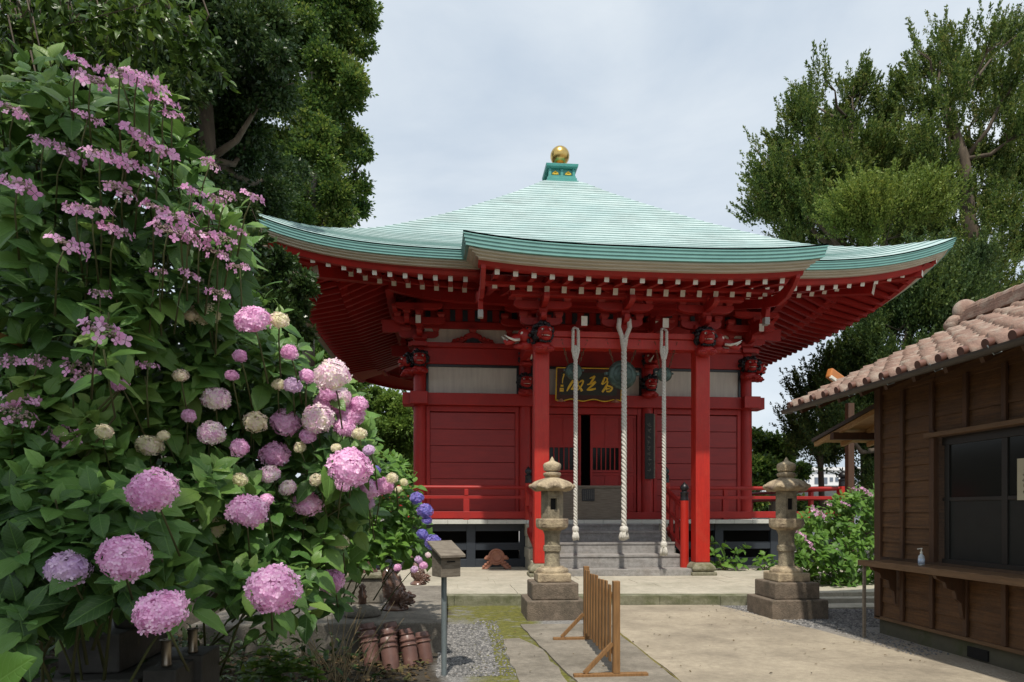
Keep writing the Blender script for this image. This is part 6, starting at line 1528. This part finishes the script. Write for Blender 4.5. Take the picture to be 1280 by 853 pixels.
LACE = [lace_mesh(70 + i) for i in range(5)]
def lace(t, px, py, size, Y=None, tilt=0.0):
    Y = Y or max(.175 * F / size, 2.2); p = atY(px, py, Y); k = size * Y / F / .18
    o = bpy.data.objects.new('lacecap_head', random.choice(LACE)); col.objects.link(o); o.parent = t; o.location = p - wloc(t)
    ax = Vector((.38 + random.uniform(-.28, .25), -.40 + random.uniform(-.28, .2), .9)).normalized(); q = ax.to_track_quat('Z', 'Y') @ Matrix.Rotation(random.uniform(0, 6.28), 3, 'Z').to_quaternion()
    o.rotation_euler = q.to_euler(); o.scale = (k, k, k); return p, ax
def in_poly(x, y, poly):
    c = False; n = len(poly); j = n - 1
    for i in range(n):
        if (poly[i][1] > y) != (poly[j][1] > y) and x < (poly[j][0] - poly[i][0]) * (y - poly[i][1]) / (poly[j][1] - poly[i][1]) + poly[i][0]: c = not c
        j = i
    return c
def depth_fn(ctrl):
    C_ = np.array(ctrl, float)
    def f(x, y):
        w = 1 / (((C_[:, 0] - x) ** 2 + (C_[:, 1] - y) ** 2) + 900) ** 1.5; return float((w * C_[:, 2]).sum() / w.sum())
    return f
def bush(t, poly, D, layers, size, m, seed, pairs=4, stems=True, root=None, every=4):
    """shoots spread through a thick mantle behind the surface D(px,py)"""
    r = np.random.default_rng(seed); xs = [p[0] for p in poly]; ys = [p[1] for p in poly]; pos, ax = [], []
    for (d0, d1, dens) in layers:
        x0, x1, y0, y1 = min(xs), max(xs), min(ys), max(ys)
        area = (x1 - x0) * (y1 - y0); n = int(dens * area * (D(np.mean(xs), np.mean(ys)) / F) ** 2)
        tries = 0; got = 0
        while got < n and tries < n * 3:
            tries += 1; x = r.uniform(x0, x1); y = r.uniform(y0, y1)
            d = D(x, y); dm = D(np.mean(xs), np.mean(ys))
            if r.random() > min((d / dm) ** 2 * .7, 1): continue
            got += 1
            if not in_poly(x, y, poly): continue
            Y = d + r.uniform(d0, d1); p = atY(x, y, Y)
            pos.append(p); a = np.array([.22, -.55, .75]) + r.normal(0, .33, 3); ax.append(a)
    foliage('foliage', t, pos, ax, pairs, size, m, r)
    if stems:
        mb = MB(); rt = root
        for i in range(0, len(pos), every):
            p = Vector(pos[i]); a = Vector(ax[i]).normalized(); q = p - a * .25 + Vector((-.03, .12, -.05)); e = Vector((rt.x + (p.x - rt.x) * .45 + r.normal(0, .1), p.y + .55 + r.normal(0, .1), max(p.z - .8, .2)))
            mb.tube([p, q, q.lerp(e, .5) + Vector((0, 0, .03)), e], [.004, .005, .007, .009], 5)
        mb.build('stems', STEM, t, smooth=True)
    return pos

heads = [('p', 200, 765, 65), ('p', 342, 737, 64), ('p', 157, 697, 61), ('v', 86, 712, 53), ('p', 191, 615, 60), ('p', 310, 640, 48), ('p', 383, 630, 37), ('p', 437, 585, 54), ('p', 415, 471, 45), ('p', 397, 525, 41), ('p', 357, 529, 36),
         ('p', 316, 401, 45), ('p', 343, 569, 36), ('p', 337, 593, 27), ('p', 264, 542, 33), ('p', 270, 499, 35), ('c', 187, 557, 34), ('c', 264, 660, 35), ('c', 319, 528, 30), ('c', 257, 393, 38), ('p', 415, 727, 32), ('p', 417, 507, 34), ('p', 438, 520, 36), ('p', 449, 506, 24), ('c', 349, 401, 26),
         ('p', 362, 441, 22), ('p', 460, 613, 32), ('p', 480, 608, 26), ('c', 348, 481, 18), ('v', 366, 482, 24), ('c', 427, 678, 20), ('c', 204, 545, 16), ('c', 449, 543, 20), ('v', 461, 563, 16), ('p', 410, 492, 24), ('p', 430, 535, 28), ('c', 490, 598, 16), ('v', 459, 630, 22), ('c', 226, 470, 20), ('p', 300, 445, 18), ('c', 237, 395, 16), ('p', 384, 470, 20), ('p', 333, 625, 18), ('c', 375, 560, 16), ('p', 290, 470, 16), ('c', 420, 560, 14), ('p', 236, 520, 18), ('c', 300, 600, 20), ('p', 405, 505, 26), ('p', 425, 497, 28), ('p', 385, 545, 22), ('p', 445, 575, 26), ('p', 430, 605, 22), ('p', 300, 560, 24), ('c', 395, 600, 18), ('p', 360, 610, 22), ('p', 150, 480, 22), ('c', 130, 540, 22)]
hctrl = [(x, y, min(max(.185 * F / s, 2.1), 3.9 if x < 330 else 4.7)) for k, x, y, s in heads if s > 28] + [(0, 560, 3.0), (0, 700, 2.7), (100, 480, 3.4), (120, 620, 2.6), (60, 780, 2.4), (480, 640, 5.0), (460, 690, 4.6), (300, 790, 2.8), (100, 800, 2.5), (220, 430, 3.4), (430, 640, 4.3), (380, 690, 3.4), (260, 590, 2.9), (60, 620, 2.7)]
DH = depth_fn(hctrl)
mopT = thing('mophead_hydrangea', (-2.0, 3.8, .3), 'large hydrangea bush with round pink and cream flower heads at the lower left', 'hydrangea')
poly_m = [(-30, 470), (60, 470), (120, 440), (190, 400), (235, 375), (290, 368), (335, 372), (352, 390), (365, 425), (395, 445), (430, 470), (448, 490), (462, 530), (468, 555), (462, 600), (455, 640), (440, 670), (432, 695), (436, 725), (425, 752), (395, 735), (360, 745), (330, 772), (300, 740), (255, 740), (210, 730), (160, 740), (120, 760), (60, 770), (20, 770), (-30, 760)]
bush(mopT, poly_m, DH, [(0.03, .20, 68), (.2, .55, 66), (.55, 1.1, 50), (1.1, 1.7, 26)], .160, HYD, 51, root=Vector((-2.1, 4.0, .3)), every=7)
stm = MB()
for k, x, y, s in heads:
    p, a = mop(mopT, k, x, y, s, Y=DH(x, y) - .13)
    MB().tube([p - a * .03, p - a * .12, p - a * .22 + Vector((-.02, .12, -.08))], [.004, .004, .005], 5).build('flower_stalk', STEM, mopT, smooth=True)
lh = [(100, 78, 34), (113, 102, 48), (150, 95, 52), (190, 110, 44), (172, 95, 40), (205, 128, 36), (215, 145, 28), (170, 168, 46), (200, 190, 44), (18, 140, 36), (110, 148, 34), (55, 178, 34), (82, 192, 44), (125, 195, 48), (155, 206, 44), (262, 206, 30), (22, 233, 50), (150, 240, 46), (115, 265, 50), (95, 262, 36), (195, 262, 38), (225, 275, 46), (210, 290, 52), (240, 240, 34), (270, 250, 26), (316, 247, 34), (250, 295, 46), (275, 300, 40), (270, 318, 38), (300, 335, 30), (82, 307, 54), (145, 290, 40), (235, 343, 26), (275, 368, 32), (200, 340, 22), (125, 368, 28), (127, 415, 58), (48, 452, 30), (97, 463, 44), (185, 458, 30), (25, 500, 44), (20, 520, 50), (78, 545, 44), (285, 245, 24), (180, 215, 34), (235, 300, 34), (300, 290, 22), (10, 452, 30), (255, 265, 30)]
DL = depth_fn([(x, y, max(.175 * F / s, 2.4) if s > 40 else 3.4) for x, y, s in lh] + [(60, 350, 3.2), (-20, 250, 2.9), (330, 300, 4.4), (0, 60, 3.2)])
laceT = thing('lacecap_hydrangea', (-2.6, 3.9, .8), 'tall hydrangea with flat pink lacecap flowers climbing to the upper left', 'hydrangea')
poly_l = [(-30, 110), (40, 75), (90, 65), (150, 85), (205, 105), (228, 150), (235, 185), (275, 212), (292, 240), (296, 262), (300, 300), (325, 352), (330, 375), (285, 370), (230, 378), (185, 405), (120, 445), (60, 475), (90, 545), (40, 580), (-30, 580)]
bush(laceT, poly_l, DL, [(.04, .25, 52), (.25, .6, 52), (.6, 1.2, 40)], .165, HYD, 52, root=Vector((-2.6, 3.9, .8)))
stm = MB()
for x, y, s in lh:
    p, a = lace(laceT, x, y, s, Y=DL(x, y) - .06); MB().tube([p, p - a * .10, p - a * .2 + Vector((-.03, .1, -.08))], [.003, .0035, .005], 5).build('flower_stalk', STEM, laceT, smooth=True)
# farther hydrangea with blue heads by the post box
blueT = thing('blue_hydrangea', (-1.0, 7.3, .1), 'brighter green hydrangea with blue violet flower heads beside the post box', 'hydrangea')
DB = depth_fn([(480, 600, 6.6), (540, 650, 6.9), (430, 680, 6.4), (500, 700, 6.7), (520, 610, 7.0)])
bush(blueT, [(430, 545), (470, 555), (500, 572), (522, 600), (530, 640), (538, 668), (545, 690), (525, 700), (500, 690), (470, 700), (430, 700), (405, 690), (390, 660), (400, 620)], DB, [(0, .3, 95), (.3, .8, 80), (.8, 1.3, 50)], .13, HYDL, 53, root=Vector((-1.3, 7.9, .33)), every=22)
for k, x, y, s in [('b', 521, 623, 17), ('b', 531, 639, 20), ('b', 534, 651, 12), ('b', 528, 668, 14), ('b', 541, 678, 20), ('p', 529, 707, 11), ('v', 523, 700, 9), ('v', 518, 712, 9), ('p', 535, 694, 7), ('c', 505, 603, 10), ('c', 498, 612, 9), ('b', 470, 588, 12), ('p', 478, 607, 14), ('p', 497, 710, 9)]:
    mop(blueT, k, x, y, s * 1.12, Y=DB(x, y) - .12)
# right hydrangea between the lantern and the wooden building
rT = thing('garden_hydrangea', (7.6, 12.5, 0), 'bright green hydrangea with a few mauve lacecap flowers behind the right lantern', 'hydrangea')
DR = depth_fn([(1000, 680, 11.6), (1090, 620, 12.2), (1050, 700, 11.4), (1090, 700, 11.8), (1050, 630, 12.2)])
bush(rT, [(998, 650), (1015, 635), (1040, 622), (1065, 612), (1100, 608), (1130, 620), (1130, 700), (1095, 728), (1050, 730), (1015, 722), (995, 700), (990, 675)], DR, [(0, .4, 45), (.4, 1.0, 45), (1.0, 1.8, 25)], .17, HYDL, 54, root=Vector((7.3, 12.6, 0)))
for x, y, s in [(1021, 640, 20), (1035, 630, 10), (1058, 631, 12), (1080, 612, 12), (1086, 618, 10), (1001, 668, 15), (1011, 678, 12), (1000, 653, 12), (1015, 685, 8), (1070, 612, 10)]:
    lace(rT, x, y, s * 1.15, Y=DR(x, y) - .15)
# young plants in front of the dark base, right of the steps
def small_plant(px, py, Y, label, spots, seed, size=.2):
    b = atY(px, py, Y); t = thing('young_hydrangea', (b.x, Y, .16), label, 'plant', 'young plants at the foot of the dark base')
    r = np.random.default_rng(seed); pos = [atY(x, y, Y + r.uniform(-.15, .15)) for x, y in spots]; ax = [np.array([r.normal(0, .5), -.4, .8]) for _ in spots]
    foliage('foliage', t, pos, ax, 3, size, HYDL, r); mb = MB()
    for p in pos: mb.tube([Vector(p), Vector(p).lerp(Vector((b.x, Y, .2)), .5) + Vector((0, 0, -.03)), Vector((b.x, Y, .15))], [.006, .009, .012], 5)
    mb.build('stems', STEM, t, smooth=True)
small_plant(905, 712, 15.2, 'leafy young plant beside the foot of the right red porch post', [(893, 690), (905, 682), (920, 690), (900, 700), (915, 700), (890, 678), (932, 683), (908, 708), (926, 702), (895, 706)], 61, .26)
small_plant(955, 712, 15.2, 'smaller bright young plant halfway between the porch post and the right lantern', [(945, 700), (955, 693), (965, 700), (950, 706), (962, 708), (971, 704), (958, 699)], 62, .2)
# ferns, maple shoots, grass and litter in the dark lower left
mT = thing('maple_seedling', (-.95, 5.0, 0), 'small bright green maple like seedling near the bottom edge', 'plant')
r_ = np.random.default_rng(63); P, A = [], []
for i in range(46):
    c = atY(*( [(350, 822), (375, 832), (335, 838), (385, 843), (360, 845), (345, 850), (320, 845), (330, 825)][i % 8]), 4.9) + Vector(r_.normal(0, .035, 3))
    for k in range(5): a = -1.1 + .55 * k; P.append(c); A.append((math.sin(a), -.35, .35 * math.cos(a) + r_.normal(0, .1)))
a_, s_, n_ = frames(np.array(A), up=(0, -.5, .9), jit=.15); V, Fq, uv = instance(LT4 * np.array([.8, 1, 1]), LF4, np.array(P), a_, s_, n_, r_.uniform(.05, .08, len(P)), LUV4); np_mesh('foliage', V, Fq, LIME, mT, smooth=True)
gT = thing('dry_grass_clump', (-.9, 5.6, 0), 'thin dry brown stems standing left of the roof tile pile', 'grass')
mb = MB(); rr = random.Random(4)
for i in range(34):
    b = Vector((-1.0 + rr.uniform(-.12, .22), 5.9 + rr.uniform(-.2, .2), 0)); e = b + Vector((rr.uniform(-.35, .4), rr.uniform(-.2, .2), rr.uniform(.35, .75))); mb.tube([b, b.lerp(e, .5) + Vector((0, 0, .06)), e], [.005, .004, .0015], 4)
mb.build('stems', mat('dry_stem', (.30, .23, .12), (.18, .13, .07), rough=.8), gT)
r_ = np.random.default_rng(64)
n = 5200; P = np.stack([r_.uniform(-3.4, -.25, n), r_.uniform(3.0, 7.3, n), r_.uniform(.0, .05, n)], 1)
def gz(x, y): 
    e = -1.2 - 0.2 * math.sin(y * 0.7) - (1.3 if y > 4.5 else 0); return max(0, (e - x) * .45)
P[:, 2] += np.array([gz(x, y) for x, y in P[:, :2]]); a_, s_, n_ = frames(r_.normal(size=(n, 3)) * np.array([1, 1, .35]), up=(0, 0, 2.5), jit=.5)
V, Fq, uv = instance(LT4, LF4, P, a_, s_, n_, r_.uniform(.03, .085, n), LUV4); np_mesh('leaf_litter', V, Fq, leafmat('leaf_litter_brown', [(.03, .022, .012), (.07, .045, .02), (.13, .085, .035), (.05, .07, .02)], rough=.8, trans=.05, clump=3), kind='stuff')
n = 3600; P = np.stack([r_.uniform(-4.5, -.5, n), r_.uniform(3.8, 7.2, n), np.zeros(n)], 1); k_ = r_.random(n) < np.clip((-P[:, 0] - .2) / 2.6, .12, 1); P = P[k_]; n = len(P)
P[:, 2] = np.array([gz(x, y) for x, y in P[:, :2]]) + r_.uniform(.02, .28, n); a_, s_, n_ = frames(r_.normal(size=(n, 3)) * np.array([1, 1, .5]) + np.array([0, -.2, .5]), up=(0, 0, 1.5), jit=.6)
V, Fq, uv = instance(LT4 * np.array([.5, 1, 1]), LF4, P, a_, s_, n_, r_.uniform(.07, .16, n), LUV4); np_mesh('ground_cover', V, Fq, EVER, kind='stuff', smooth=True)
# ground cover on the slope behind the bushes
n = 30000; P = np.stack([r_.uniform(-14, -3.2, n), r_.uniform(6.5, 22, n), np.zeros(n)], 1)
P = P[(P[:, 0] < -4.2 - (P[:, 1] > 12) * 1.5)]; n = len(P)
def gz2(x, y): 
    e = -1.2 - 0.2 * math.sin(y * 0.7) - 1.3 - (2.4 if y > 12 else 0); return max(0, min((e - x) * (.45 if y < 9 else .4), 5.5))
P[:, 2] = np.array([gz2(x, y) for x, y in P[:, :2]]) + r_.uniform(0, .9, n); a_, s_, n_ = frames(r_.normal(size=(n, 3)), up=(0, 0, 1.2), jit=.6)
V, Fq, _ = instance(ST, SF, P, a_, s_, n_, r_.uniform(.10, .2, n)); np_mesh('slope_undergrowth', V, Fq, EVER, kind='stuff')
# one broad leaf close to the camera in the bottom left corner, on its own stem
fT = thing('broad_leaf_plant', (-1.35, 1.75, .0), 'single glossy light green leaf in the bottom left corner', 'plant')
c = atY(-25, 868, 1.75); e = atY(42, 822, 1.70); d = unit(np.array([list(e - c)])); sd = unit(np.cross(d, np.array([[.25, -.75, .6]]))); nn = unit(np.cross(sd, d))
V, Fq, uv = instance(*[leaf_template(12, .34, .10, .05)[i] for i in (0, 1)], np.array([list(c)]), d, sd, nn, np.array([(e - c).length]), leaf_template(12, .34, .10, .05)[2]); np_mesh('leaf', V, Fq, HYDL, fT, smooth=True, uv=uv)
MB().tube([c, c + Vector((-.05, .02, -.2)), Vector((c.x - .1, 1.8, .1))], [.004, .006, .01], 6).build('stem', STEM, fT, smooth=True)
# a few fallen leaves and twigs on the paving
n = 150; P = np.stack([r_.uniform(-.2, 5.0, n), r_.uniform(6.0, 10.6, n), np.full(n, .026)], 1); P = P[~((P[:, 1] > 9.0) & (P[:, 0] < 2))]; n = len(P); a_, s_, n_ = frames(r_.normal(size=(n, 3)) * np.array([1, 1, .1]), up=(0, 0, 4), jit=.4)
V, Fq, _ = instance(LT4, LF4, P, a_, s_, n_, r_.uniform(.015, .04, n)); np_mesh('fallen_leaves', V, Fq, bpy.data.materials['leaf_litter_brown'], kind='stuff')
